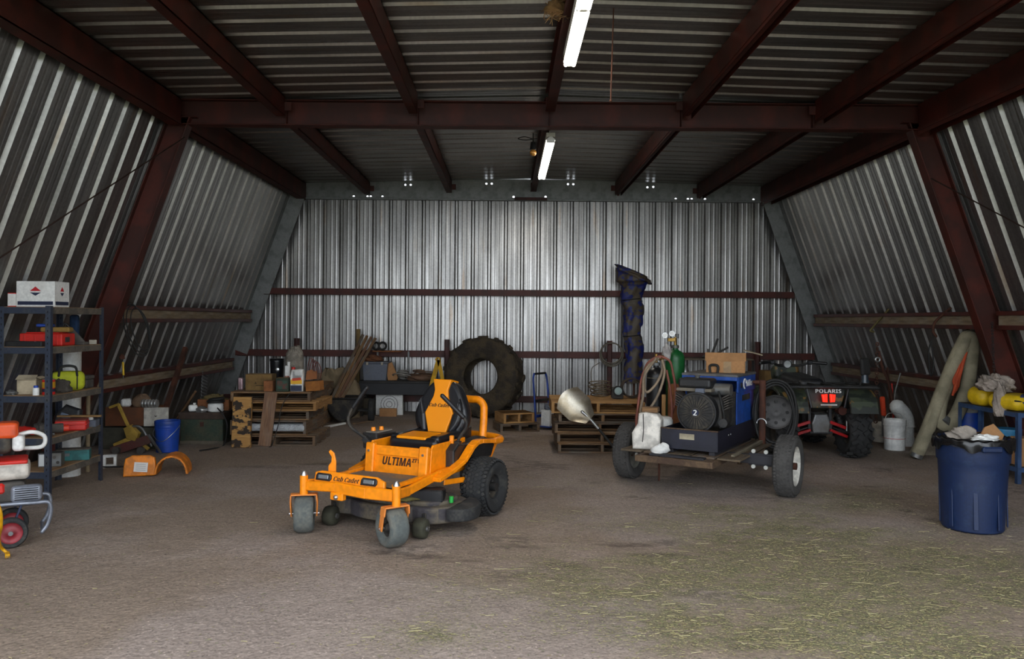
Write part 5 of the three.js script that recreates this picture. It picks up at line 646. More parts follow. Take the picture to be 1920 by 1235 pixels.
// ================= welding trailer =================
{
  const t = thing('utility_trailer', 'rusty two-wheel trailer carrying welder and gas cylinders', 'trailer', [2.06, 0, -8.26], -.5585), tr = dm('trailerRust', '#4a382c', '#6e5a42', .45, .85, .1), trB = dm('trailerBlk', '#22222a', '#4a4238', .35, .7), bolt = pm('boltw', 0xb9b9b2, .5, .3);
  const carR = dm('carTyre', '#3d3d3d', '#6a665e', .5, .9), rimW = dm('rimW', '#dcdcd8', '#a09a90', .12, .5);
  for (const s of [-1, 1]) {
    const w = new THREE.Group(); w.name = 'wheel'; w.position.set(s * .83, .3, 0); t.add(w);
    tyreGeo(B(), .298, .19, .19, .22, 52).mesh('tyre', carR, w);
    { const l = B(); lugs(l, .297, [-.062, -.031, 0, .031, .062], 56, .022, .02, .007, .3, .5, .6); l.mesh('tread', carR, w).userData.kind = 'stuff'; }
    B().lathe([[.192, -.075], [.186, -.07], [.175, -.03], [.15, .01], [.13, .02], [.08, .03], [.05, .02], [0, .02]].map(([a, b]) => [a, -b]), [0, 0, 0], [0, 0, -s * Math.PI / 2], 36).mesh('rim', s > 0 ? rimW : dm('rimIn', '#8a8880', '#5c564c', .4, .7), w);
    B().lathe([[.192, .06], [.18, .05], [.17, 0]].map(([a, b]) => [a, -b]), [0, 0, 0], [0, 0, -s * Math.PI / 2], 36).cx(.17, .02, [-s * .02, 0, 0], 28).mesh('rim_inner', MAT.rimIn || rimW, w);
    B().cx(.035, .1, [s * .03, 0, 0], 16).mesh('hub_cap', rust, w);
    for (let k = 0; k < 5; k++) B().cx(.01, .02, [s * .0 - s * .035, .06 * Math.cos(k * 1.257), .06 * Math.sin(k * 1.257)], 6).mesh('lug_nut', rust, w);
    B().box(.24, .12, .02, [s * .61, .36, .16], [0, 0, 0], .006).mesh('hub_plate', trB, t); for (const [x, y] of [[-.07, .44], [.05, .44], [-.07, .29], [.05, .29]]) B().cz(.02, .025, [s * .61 + x, y, .175], 12).mesh('bolt', bolt, t);
    B().bar([s > 0 ? .28 : -.45, .36, .16], [s * .72, .36, .16], .05, .09).mesh('torsion_arm', trB, t); B().bar([s * .7, .34, .12], [s * .72, .3, 0], .05, .06).mesh('stub_axle', trB, t);
  }
  // bed frame
  for (const z of [.7, .16, -.9]) B().bar([-.45, .35, z], [.28, .35, z], .05, .06).mesh('cross_member', tr, t);
  for (const x of [-.45, -.07, .28]) B().bar([x, .35, .72], [x, .35, -.92], .05, .06).mesh('side_member', tr, t);
  for (let k = 0; k < 5; k++) B().box(.22, .02, 1.5, [-.58 + k * .245, .391, -.19], [0, (k - 2) * .004, 0]).mesh('bed_plank', [wm('bedw', '#6a5840', '#4a3c2c', .4), palOld[1]][k % 2], t);
  B().bar([-.35, .39, .62], [.2, .39, .62], .09, .02).mesh('front_plate', trB, t); B().bar([.4, .4, .4], [.42, .43, -.75], .035, .035).mesh('loose_bar', dm('lbar', '#77705f', '#5a5040', .4, .8), t);
  B().bar([-.07, .34, -.9], [-.07, .34, -1.7], .07, .07).mesh('drawbar', tr, t); B().rod([-.07, 0, -1.5], [-.07, .34, -1.5], .025).mesh('jack_leg', tr, t);
  B().rod([-.5, .0, -.0], [-.5, .34, -.0], .012).mesh('prop_rod', rust, t);
  // local-to-world so that loose loads stay top-level
  const L = (x, y, z) => t.localToWorld(V(x, y, z)); t.updateMatrixWorld(true); const R = -.5585, bed = .402;
  // ---- welder generator
  const w = thing('engine_welder', 'blue engine-driven welder in a black tray on the trailer', 'welder', L(0, bed, 0), R), blu = dm('weldB', '#1a4fae', '#3a4a66', .2, .45), by = .04;
  B().box(.06, by, 1.3, [-.2, by / 2, -.17]).mesh('skid', trB, w); B().box(.06, by, 1.3, [.22, by / 2, -.17]).mesh('skid', trB, w);
  const tray = new THREE.Group(); tray.name = 'tray'; tray.position.set(.0, by, -.18); w.add(tray); const navyB = dm('trayN', '#1a1c2a', '#33323a', .3, .5);
  B().box(.56, .01, 1.36, [0, .005, 0]).mesh('tray_floor', junk, tray); for (const s of [-1, 1]) { B().box(.01, .2, 1.36, [s * .28, .1, 0]).mesh('tray_side', navyB, tray); B().box(.56, .2, .01, [0, .1, s * .68]).mesh('tray_end', navyB, tray); }
  B().box(.58, .012, .03, [0, .2, .68]).mesh('rim', tr, tray); B().box(.15, .055, .003, [-.02, .13, .688], [0, 0, 0], 0).mesh('name_plate', dm('nplate', '#b0a890', '#8a8068', .4, .6), tray, 'pale name plate'); for (const x of [-.04, .03]) B().box(.003, .012, .008, [.287, .13, .3 + x], [0, 0, 0], 0).mesh('paint_chip', white, tray);
  // blue case: side panel, upper hood band, roof
  const cs = new THREE.Group(); cs.name = 'case'; cs.position.set(0, .1, -.5); w.add(cs);
  B().box(.015, .5, .62, [.27, .26, .02]).mesh('side_panel', blu, cs); B().box(.015, .5, .62, [-.27, .26, .02]).mesh('side_panel', blu, cs); B().box(.55, .5, .02, [0, .26, -.3]).mesh('end_panel', blu, cs); B().box(.53, .45, .02, [0, .25, .3]).mesh('bulkhead', blackM, cs);
  B().box(.02, .17, .66, [.285, .55, .02]).mesh('hood_side', blu, cs); B().box(.02, .17, .66, [-.285, .55, .02]).mesh('hood_side', blu, cs); B().geo(roundBox(.6, .03, .72, .012), [0, .64, .03]).mesh('roof', dm('wroof', '#5a5c62', '#7a6f60', .5, .8), cs); B().box(.59, .04, .02, [0, .61, .38]).mesh('hood_front', blu, cs); B().box(.57, .12, .02, [0, .56, -.31]).mesh('end_panel', blu, cs);
  B().box(.003, .06, .3, [.278, .4, .0], [0, 0, 0], 0).mesh('name_band', blackM, cs, 'black band with worn lettering'); B().geo(text('Miller', .062, font, .1), [.297, .55, -.06], [0, Math.PI / 2, 0]).mesh('lettering', pwhite, cs, 'white logo lettering'); B().geo(new THREE.TorusGeometry(.048, .009, 6, 24, 4.6), [.297, .55, .12], [0, Math.PI / 2, 0]).mesh('emblem', pwhite, cs, 'white swirl emblem'); B().cx(.03, .02, [.293, .54, .25], 14).mesh('filler_cap', blackP, cs);
  B().tube([[-.05, .65, .2], [-.05, .73, .2], [.03, .73, .2], [.03, .65, .2]], .014, 24).mesh('lift_eye', cable, cs); B().bar([.28, .53, -.28], [.4, .53, -.36], .03, .03).mesh('hook_bar', rust, cs);
  // engine
  const en = new THREE.Group(); en.name = 'engine'; en.position.set(.03, .4, .2); w.add(en);
  B().cz(.2, .1, [0, 0, .13], 36).mesh('blower_housing', blackP, en); B().lathe([[0, .0], [.17, 0], [.185, .02], [.19, .05]].map(([a, b]) => [a, -b]), [0, 0, .2], [Math.PI / 2, 0, 0], 36).mesh('fan_screen', blackM, en);
  { const b = B(); for (let k = 0; k < 28; k++) { const a = k / 28 * 6.283; b.rod([.05 * Math.cos(a), .05 * Math.sin(a), .203], [.168 * Math.cos(a), .168 * Math.sin(a), .203], .0035, .0035, 4); } b.mesh('screen_vanes', rubber, en).userData.kind = 'stuff'; }
  B().cz(.035, .012, [0, .0, .208]).mesh('badge', navy, en); B().geo(text('2', .055), [0, 0, .216]).mesh('lettering', pwhite, en, 'white numeral 2');
  B().geo(roundBox(.4, .3, .36, .05), [.03, .0, -.1]).mesh('crankcase', blackM, en); for (const s of [-1, 1]) { for (let k = 0; k < 6; k++) B().box(.13, .012, .16, [s * .22, .02 + k * .025, -.05], [0, 0, s * .5]).mesh('cooling_fin', junk, en); }
  B().geo(roundBox(.34, .1, .22, .03), [-.05, .28, .0]).mesh('air_cleaner', blackP, en); B().cyl(.02, .03, .03, [-.05, .34, .0], [0, 0, 0], 12).mesh('wing_nut', alu, en); B().box(.36, .03, .24, [-.05, .215, 0]).mesh('cover_plate', dm('cvr', '#6d675c', '#8a7d66', .5, .8), en); B().cx(.06, .2, [.18, .22, -.05], 18).mesh('muffler', steelG, en); B().box(.09, .07, .06, [.02, .2, .12]).mesh('coil_box', grayP, en); B().tube([[.18, .2, .04], [.22, .1, .08], [.24, -.05, .06], [.2, -.15, .05]], .012, 24).mesh('hose', cable, en); B().cz(.045, .06, [.24, -.1, .06], 16).mesh('oil_filter', blackP, en);
  // ---- carton on the welder
  let c = thing('open_carton', 'open brown cardboard carton on top of the blue welder', 'carton', L(.06, bed + .756, -.5), R + .25); B().box(.4, .2, .3, [0, .1, 0]).mesh('box_body', card, c); B().box(.42, .09, .004, [0, .17, .155], [.1, 0, 0], 0).mesh('front_flap', card, c); B().box(.2, .004, .3, [.28, .215, .0], [0, 0, -.25], 0).mesh('side_flap', dm('cardP', '#b3a58c', '#8d7c62', .4, .9), c); B().box(.08, .12, .002, [.02, .06, .1515], [0, 0, 0], 0).mesh('tape', dm('tape', '#9a7a48', '#8a6a3a', .3, .4), c);
  c = thing('pliers', 'pair of dark plier handles sticking out of the open carton', 'pliers', L(-.02, bed + .957, -.46), R); B().bar([-.06, -.0, 0], [.0, .16, 0], .025, .02).mesh('grip', cable, c); B().bar([.0, .0, .02], [.12, .07, .02], .025, .02).mesh('grip', cable, c);
  // ---- cylinders
  const cyl = (name, label, p, r, H, m, extra) => { const q = thing(name, label, 'cylinder', p); B().lathe([[0, 0], [r, 0], [r, H - r * 1.1], [r * .95, H - r * .7], [r * .75, H - r * .3], [r * .4, H - .01], [r * .3, H], [r * .3, H + .05], [0, H + .05]], [0, 0, 0], [0, 0, 0], 30).mesh('cylinder_body', m, q); B().cyl(r * .4, r * .4, .03, [0, H + .03, 0], [0, 0, 0], 14).mesh('neck_ring', steelG, q); B().cyl(.016, .016, .1, [0, H + .09, 0], [0, 0, 0], 10).mesh('valve', dm('brass', '#a08040', '#6a5a34', .3, .4, .7), q); extra(q, H); return q; };
  cyl('gas_cylinder', 'black gas cylinder wrapped with twin hose on the trailer', L(-.62, bed, -.2), .105, .8, dm('cylB', '#15161a', '#3a362f', .25, .35), (q, H) => { B().cyl(.106, .106, .02, [0, .1, 0], [0, 0, 0], 28, true).mesh('band', steelG, q); B().cx(.03, .05, [.05, H + .1, .03], 14).mesh('regulator', MAT.brass, q); B().lathe([[.106, H - .12], [.09, H - .06], [.06, H - .03]], [0, 0, 0]).mesh('dusty_shoulder', dm('shld', '#8a8068', '#6a624f', .3, .9), q); });
  cyl('gas_cylinder', 'tall green gas cylinder with twin gauges on the trailer', L(-.58, bed, -.68), .11, .98, dm('cylG', '#14622e', '#3a5a3a', .2, .4), (q, H) => { B().box(.09, .04, .04, [-.05, H + .11, .03]).mesh('regulator', MAT.brass, q); for (const [x, y] of [[-.13, .16], [-.05, .18]]) { B().cz(.032, .025, [x, H + y, .05], 18).mesh('gauge', alu, q); B().cz(.026, .027, [x, H + y, .052], 18).mesh('gauge_face', pwhite, q); } B().cyl(.018, .022, .05, [.02, H + .15, 0], [0, 0, 0], 10).mesh('hand_wheel', steelG, q); });
  solo(B().lump(.05, .12, .04, [0, 0, 0], .4, 131), dm('ragw', '#b0aeb0', '#8a8788', .4, .95), 'hung_rag', 'pale rag tied between the two gas cylinders', 'rag', L(-.6, bed + .86, -.46));
  // ---- twin hose loops
  { const hm = dm('hoseR', '#8a4a3c', '#6a5a4c', .4, .7), hg = dm('hoseG', '#8a7a66', '#5f5648', .4, .7), P = (px, py, D = 8.38) => wp(px, py, D); const hz = thing('welding_hose', 'red and grey twin gas hose looped over the black cylinder', 'hose');
    B().tube([P(1236, 668), P(1215, 680), P(1205, 715), P(1197, 760), P(1193, 790), P(1200, 815), P(1222, 820), P(1245, 806), P(1262, 770), P(1267, 735), P(1262, 700), P(1255, 676), P(1238, 668)], .013, 120, true).mesh('red_loop', hm, hz);
    B().tube([P(1238, 670, 8.34), P(1222, 676, 8.34), P(1206, 700, 8.34), P(1198, 745, 8.34), P(1194, 800, 8.34), P(1200, 832, 8.34), P(1218, 838, 8.34), P(1240, 825, 8.34), P(1258, 790, 8.34), P(1258, 740, 8.34), P(1250, 695, 8.34)], .013, 120).mesh('red_loop', hm, hz);
    B().tube([P(1234, 672, 8.32), P(1212, 690, 8.32), P(1208, 720, 8.32), P(1212, 735, 8.32), P(1226, 725, 8.32), P(1240, 700, 8.32), P(1243, 676, 8.32)], .014, 80).mesh('grey_loop', hg, hz); B().tube([P(1242, 676, 8.3), P(1246, 695, 8.3), P(1236, 735, 8.3), P(1216, 768, 8.3), P(1202, 776, 8.3), P(1206, 740, 8.3), P(1208, 705, 8.3), P(1230, 672, 8.3)], .014, 80).mesh('grey_loop', hg, hz); }
  // ---- white jug and parts
  c = thing('fuel_jug', 'battered white fuel jug with dark drips on the trailer front', 'jug', L(-.46, bed, .4), R + .2); B().ext([[-.15, 0], [.13, 0], [.14, .3], [.1, .36], [-.02, .38], [-.09, .36], [-.1, .26], [-.16, .16]], .18, [0, 0, 0], [0, 0, 0], .025, 3).mesh('jug_body', dm('jugw', '#e4e3df', '#b0aca6', .15, .5), c); B().box(.16, .05, .12, [.02, .4, 0]).mesh('cap_block', palOld[2], c); B().tube([[-.04, .36, .092], [-.035, .2, .094], [-.045, .08, .092]], .004, 10).mesh('drip', cable, c);
  solo(B().lump(.08, .06, .06, [0, 0, 0], .5, 141), white, 'plaster_bag', 'crumpled white bag at the foot of the fuel jug', 'bag', L(-.26, bed, .58)); solo(B().lathe([[0, 0], [.1, 0], [.11, .26], [.1, .3], [0, .3]], [0, 0, 0]), pwhite, 'white_drum', 'small white drum behind the fuel jug', 'drum', L(-.42, bed, .12)); solo(B().box(.16, .62, .14, [0, .31, 0]), cardR, 'tall_carton', 'tall brown carton behind the fuel jug', 'carton', L(-.38, bed, -.2), R); solo(B().box(.04, .52, .03, [0, .26, 0]), palNew[1], 'wood_strut', 'upright wood strip beside the tall brown carton', 'wood', L(-.46, bed, -.02), R);
  // ---- pole with cable coils and wheel
  c = thing('cable_stand', 'rusty pipe stand hung with thick black welding cable', 'cable stand', L(.42, 0, -.62), R); B().cyl(.035, .035, .68, [0, .74, 0], [0, 0, 0], 16).mesh('post', rust, c); B().bar([0, 1.06, 0], [-.1, 1.06, .02], .03, .03).mesh('arm', rust, c); B().tor(.05, .008, [0, .62, .03], [0, 0, 0], 14, 5, Math.PI).mesh('hook', alu, c);
  { const q = thing('welding_cable', 'coils of heavy black welding cable beside the blue welder', 'cable', L(.53, .72, -.72), R + .35); for (let k = 0; k < 6; k++) { const p = [], a0 = .26 + (k % 3) * .022; for (let i = 0; i < 18; i++) { const a = i / 18 * 6.283; p.push([a0 * .72 * Math.cos(a) + .01 * Math.sin(a * 3 + k), a0 * 1.2 * Math.sin(a), .016 * k - .04 + .012 * Math.sin(2 * a + k)]); } B().tube(p, .014, 70, true, 7).mesh('loop', cable, q); } }
  c = thing('spare_wheel', 'grey steel wheel rim hung behind the black cable coils', 'wheel', L(.5, .72, -.88), R + .35); c.scale.setScalar(.88); B().lathe([[.2, -.04], [.21, -.05], [.21, .05], [.2, .04], [.18, .02], [.1, .0], [.06, .02], [0, .02], [0, 0], [.1, -.02], [.2, -.04]], [0, 0, 0], [Math.PI / 2, 0, 0], 32).mesh('rim', dm('srim', '#4d4b4a', '#3a3835', .4, .6, .4), c); for (let k = 0; k < 8; k++) B().cz(.02, .012, [.13 * Math.cos(k * .785), .13 * Math.sin(k * .785), .02], 10).mesh('hole_ring', cable, c);
}
// things standing behind the trailer
{
  solo(B().box(.34, .9, .3, [0, .45, 0]), cardD, 'tall_box', 'tall brown box beyond the quad bike', 'box', [sx(1452, 13.2), 0, -13.3]);
  const t = thing('shop_table', 'low shop table with grey top behind the welder', 'table', [sx(1335, 14.0), 0, -14.05]); B().box(1.35, .03, .5, [0, 1.05, 0]).mesh('table_top', dm('stop', '#6d6355', '#4f463a', .5, .9), t); for (const s of [-1, 1]) for (const k of [-1, 1]) B().box(.05, 1.035, .05, [s * .62, .52, k * .2]).mesh('leg', rust, t);
  solo(B().lathe([[0, 0], [.11, 0], [.09, .04], [.05, .06], [.02, .1], [.02, .16], [0, .16]], [0, 0, 0]), steelG, 'funnel', 'grey metal funnel on the shop table', 'funnel', [sx(1328, 14.0), 1.065, -14.0]);
  solo(B().lathe([[0, 0], [.08, 0], [.085, .3], [.05, .4], [.02, .42], [0, .42]], [0, 0, 0]), alu, 'silver_flask', 'shiny silver flask beside the green cylinder', 'flask', [sx(1283, 11.5), .66, -11.5]); solo(B().box(.5, .66, .4, [0, .33, 0]), dm('cabG', '#4a4640', '#35322e', .4, .8), 'cabinet', 'dark dusty cabinet behind the welding trailer', 'cabinet', [sx(1300, 11.5), 0, -11.55]);
}
// ================= quad bike =================
{
  const t = thing('quad_bike', 'dark camouflage quad bike seen from behind with red suspension arms', 'quad bike', [3.93, 0, -10.12], .0), camo = new THREE.MeshStandardMaterial({ roughness: .5, map: dataTex(128, 128, (u, v) => { const n = fbm(u * 5, v * 5, 5, 5, 701, 4), m = fbm(u * 7, v * 7, 7, 7, 711, 4); let c = mixc([32, 38, 32], [58, 66, 50], sm(.45, .55, n)); c = mixc(c, [110, 84, 44], sm(.66, .7, m)); return c; }, true, .6) }), knob = dm('knobby', '#262728', '#4b4740', .3, .9), armR = dm('armR', '#b01e22', '#6a2a26', .2, .45);
  for (const [x, z, R, W] of [[-.46, 0, .32, .27], [.46, 0, .32, .27], [-.43, -1.28, .32, .21], [.43, -1.28, .32, .21]]) {
    const w = new THREE.Group(); w.name = z < -1 ? 'front_wheel' : 'rear_wheel'; w.position.set(x, R, z); w.rotation.y = z < -1 ? .1 : .0; t.add(w); tyreGeo(B(), R - .02, W, .15, .4, 40).mesh('tyre', knob, w); const l = B(), k = W / 2; lugs(l, R - .012, [-k * .72, -k * .25, k * .25, k * .72], 17, W * .27, .045, .035, .55, .5, 1.3); l.mesh('tread', knob, w).userData.kind = 'stuff'; B().lathe([[.15, -.08], [.13, -.03], [.05, -.02], [0, -.02]], [0, 0, 0], [0, 0, Math.PI / 2]).lathe([[.15, .08], [.13, .03], [.05, .02], [0, .02]], [0, 0, 0], [0, 0, Math.PI / 2]).mesh('rim', blackM, w);
  }
  // suspension and final drive
  for (const s of [-1, 1]) { B().bar([s * .12, .46, .1], [s * .34, .38, .06], .04, .045, [0, 0, 1]).mesh('upper_arm', armR, t, 'red suspension arm'); B().bar([s * .12, .36, .12], [s * .36, .27, .06], .035, .045, [0, 0, 1]).mesh('lower_arm', armR, t, 'red suspension arm'); B().bar([s * .15, .39, .08], [s * .35, .32, .04], .12, .015).mesh('arm_guard', blackP, t); B().tube([[s * .3, .38, .02], [s * .24, .74, -.04]], .03, 8).mesh('shock', blackP, t); { const b = B(); for (let k = 0; k < 6; k++) b.tor(.042, .008, [s * (.293 - k * .009), .43 + k * .045, .014 - k * .008], [Math.PI / 2, 0, 0], 14, 5); b.tube([[s * .293, .42, .012], [s * .246, .7, -.03]], .036, 8); b.mesh('spring', cable, t); } B().rod([s * .36, .34, .05], [s * .36, .54, .05], .012).mesh('brake_line', alu, t); B().rod([s * .1, .33, 0], [s * .4, .32, 0], .02).mesh('half_shaft', steelG, t); }
  B().ext([[-.1, .0], [.1, 0], [.12, .12], [.08, .24], [-.08, .24], [-.12, .12]], .2, [0, .32, .06], [0, 0, 0], .02, 2).mesh('gear_case', steelG, t); for (const s of [-1, 1]) B().bar([s * .13, .34, .1], [s * .13, .72, .08], .035, .04, [1, 0, 0]).mesh('frame_tube', blackP, t); B().bar([-.14, .33, .13], [.14, .33, .13], .05, .03).mesh('skid_bar', blackP, t);
  B().box(.34, .3, 1.3, [0, .42, -.65], [0, 0, 0], .03).mesh('engine_bay', blackM, t); B().cz(.055, .12, [.28, .6, .06], 18).mesh('exhaust_tip', dm('exh', '#6a3a30', '#3a2c28', .4, .7, .3), t);
  // bodywork
  for (const s of [-1, 1]) { const sh = new THREE.Shape(); sh.moveTo(-.42, 0); sh.bezierCurveTo(-.4, .22, -.25, .3, 0, .3); sh.bezierCurveTo(.25, .3, .4, .18, .42, -.02); sh.lineTo(.38, -.02); sh.bezierCurveTo(.35, .15, .2, .25, 0, .25); sh.bezierCurveTo(-.22, .25, -.36, .18, -.38, 0); B().ext(sh, .34, [s * .42, .6, .02], [0, Math.PI / 2, 0], .01).mesh('rear_fender', camo, t); const g = sh.clone(); B().ext(g, .3, [s * .4, .5, -1.25], [0, Math.PI / 2, 0], .01).mesh('front_fender', camo, t); }
  B().ext([[-.27, .9], [.27, .9], [.2, .7], [.16, .65], [-.16, .65], [-.2, .7]], .06, [0, 0, .34], [-.12, 0, 0], .012, 2).mesh('tail_panel', camo, t);
  const glow = new THREE.MeshStandardMaterial({ color: 0xff2a1a, emissive: 0xff2008, emissiveIntensity: .35, roughness: .25 });
  for (const s of [-1, 1]) B().ext([[-.028, -.055], [.022, -.05], [.034, .04], [-.03, .045]].map(([a, b]) => [s * a, b]), .04, [s * .048, .785, .372], [-.12, 0, 0], .006, 2).mesh('tail_light', glow, t, 'red tail light'); B().geo(text('POLARIS', .046), [0, .866, .362], [-.12, 0, 0], [1.25, 1, 1]).mesh('lettering', pwhite, t, 'white lettering'); B().box(.2, .016, .003, [0, .7, .386], [-.12, 0, 0], 0).mesh('sticker', pwhite, t);
  // rear rack
  for (const y of [.92]) { B().tube([[-.52, y, .42], [.62, y - .01, .42], [.6, y, -.2], [-.5, y, -.2]], .016, 60, true, 8, 0).mesh('rack_rim', cable, t); for (let k = 0; k < 6; k++) B().rod([-.4 + k * .17, y, .42], [-.4 + k * .17, y, -.2], .01).mesh('rack_bar', cable, t); B().box(1.06, .035, .06, [.04, y + .0, .41], [0, 0, 0], .01).mesh('rack_edge', blackP, t); } for (const s of [-1, 1]) B().bar([s * .2, .66, .36], [s * .26, .92, .34], .025, .025).mesh('rack_stay', blackP, t);
  // seat, tank, handlebars
  B().geo(roundBox(.34, .16, .75, .07, 4), [0, .92, -.52], [.06, 0, 0]).mesh('seat', blackP, t); B().geo(roundBox(.36, .2, .5, .08, 4), [0, .86, -.95]).mesh('tank_cover', camo, t); B().geo(roundBox(.36, .22, .2, .06, 4), [-.03, 1.0, -1.08], [-.3, 0, 0]).mesh('dash_pod', camo, t); B().cz(.06, .04, [-.03, 1.12, -1.0], 20).mesh('gauge', blackP, t); B().cz(.048, .045, [-.03, 1.12, -.998], 20).mesh('gauge_face', dm('gface', '#b5bab8', '#8c918f', .3, .4), t);
  B().tube([[-.42, 1.14, -.86], [-.3, 1.15, -.92], [-.12, 1.1, -1.0], [.12, 1.1, -1.0], [.3, 1.15, -.92], [.42, 1.14, -.86]], .016, 40).mesh('handlebar', cable, t); for (const s of [-1, 1]) { B().tube([[s * .3, 1.15, -.92], [s * .45, 1.14, -.84]], .022, 8).mesh('grip', blackP, t); B().box(.07, .06, .06, [s * .26, 1.15, -.93], [0, 0, 0], .012).mesh('switch_box', blackP, t); B().rod([s * .28, 1.14, -.98], [s * .44, 1.12, -.95], .007).mesh('brake_lever', steelG, t); }
  B().box(.5, .12, .3, [0, .72, -1.5], [0, 0, 0], .03).mesh('front_cowl', camo, t); B().tube([[-.35, .45, -1.72], [-.3, .75, -1.72], [.3, .75, -1.72], [.35, .45, -1.72]], .02, 30).mesh('front_guard', cable, t);
  B().rod([.5, .92, .1], [.56, 1.04, .08], .012).rod([.56, 1.0, .08], [.56, 1.0, .08], .012).mesh('mirror_stalk', cable, t); B().geo(roundBox(.13, .22, .06, .05, 4), [.57, 1.15, .08], [0, .2, .1]).mesh('mirror', cable, t); B().cyl(.05, .04, .1, [.57, 1.0, .08], [0, 0, 0], 14).mesh('spot_lamp', dm('spotl', '#33404c', '#4c545a', .3, .3), t);
}
// ================= buckets and pipes by the right wall =================
{
  const bk = (label, px, py, r, h, m, handle) => { const q = gp(px, py), t = thing('bucket', label, 'bucket', [sx(px, -q.z + r), 0, q.z - r]); B().lathe([[0, 0], [r * .9, 0], [r * .92, .01], [r * .97, h * .8], [r * 1.02, h * .8], [r * 1.02, h * .84], [r, h * .86], [r * 1.03, h * .95], [r * 1.03, h], [r * .97, h], [r * .88, .02], [0, .015]], [0, 0, 0], [0, 0, 0], 32).mesh('bucket_body', m, t); if (handle) B().tube([[-r, h * .9, 0], [-r * .6, h * 1.16, -.02], [r * .6, h * 1.16, -.02], [r, h * .9, 0]], .005, 30).mesh('bail_handle', alu, t); return [q, t]; };
  const [, big] = bk('white bucket with red stripe beside the pipe elbow', 1679, 846, .14, .41, pwhite, true); B().tor(.134, .003, [0, .16, 0], [Math.PI / 2, 0, 0], 32, 5).mesh('stripe', redP, big); bk('smaller white bucket behind the striped bucket', 1651, 830, .1, .28, dm('bkw2', '#c4c2ba', '#8f897c', .3, .6), false);
  const e = gp(1712, 838), p = thing('pipe_elbow', 'thick white plastic pipe elbow standing upright by the buckets', 'pipe', [e.x - .05, 0, e.z - .15]); B().tube([[.02, .1, 0], [.03, .3, 0], [-.01, .42, .02], [-.12, .54, .05]], .105, 40, false, 28).cyl(.112, .112, .12, [.02, .06, 0], [0, 0, 0], 28).mesh('elbow', pvc, p); B().tor(.107, .012, [.03, .27, 0], [Math.PI / 2, 0, 0], 28, 6).mesh('joint_ring', pvc, p);
  // tools and chains by the wall
  const ch = (label, px0, py0, px1, py1, D, r, m) => { const a = wp(px0, py0, D), b = wp(px1, py1, D), n = Math.round(a.distanceTo(b) / (r * 3)), g = B(); for (let k = 0; k <= n; k++) { const q = a.clone().lerp(b, k / n); g.tor(r, r * .35, q, [0, k % 2 ? Math.PI / 2 : 0, 0], 10, 5); } return solo(g, m, 'chain', label, 'chain'); };
  ch('rusty chain hanging above the small bucket', 1645, 645, 1642, 790, 11.2, .022, rust); ch('dark chain hanging from the red column', 1860, 606, 1864, 700, 9.05, .014, cable);
  const st = (label, pts, D, r, m, name = 'wall_tool') => solo(B().tube(pts.map(([a, b]) => wp(a, b, D)), r, pts.length * 10), m, name, label, 'tool');
  st('rusty bar leaning beside the hanging chain', [[1648, 660], [1655, 690], [1666, 715], [1680, 790]], 11.6, .022, rust); st('dull metal hook hung on the upper girt', [[1667, 579], [1650, 598], [1636, 614], [1632, 620], [1638, 622]], 11.9, .017, dm('hookm', '#6a6038', '#4a4230', .4, .6, .3)); st('twisted rusty cable hung on the upper girt by the column', [[1782, 578], [1765, 592], [1752, 606], [1750, 622], [1755, 630]], 10.2, .018, rust, 'hung_cable'); st('black strap hanging in a loop below the twisted cable', [[1750, 628], [1742, 655], [1743, 690], [1746, 705], [1750, 690], [1748, 650]], 10.3, .009, cable, 'hung_strap');
  const tl = thing('orange_tool', 'orange handled tool standing in the small white bucket', 'tool', [sx(1660, 11.3), 0, -11.35]); B().box(.07, .28, .05, [0, .52, 0], [0, 0, .1], .015).mesh('grip', dm('ogrip', '#d0431c', '#8a3a22', .2, .5), tl); B().rod([0, .1, 0], [0, .42, 0], .015).mesh('shaft', steelG, tl);
  st('steel cable loops leaning behind the pipe elbow', [[1688, 700], [1678, 740], [1680, 790], [1690, 830]], 11.5, .012, steelG); st('red handled rod behind the pipe elbow', [[1672, 720], [1674, 760], [1678, 820]], 11.6, .014, redP); st('dark iron bar behind the striped bucket', [[1664, 690], [1668, 740], [1672, 820]], 11.7, .016, rust);
  solo(B().lathe([[.02, 0], [.04, 0], [.04, .02], [.02, .02], [.02, 0]], [0, 0, 0], [Math.PI / 2, 0, 0]), alu, 'steel_ring', 'small steel ring on the hanging rusty chain', 'ring', wp(1645, 674, 11.15));
}
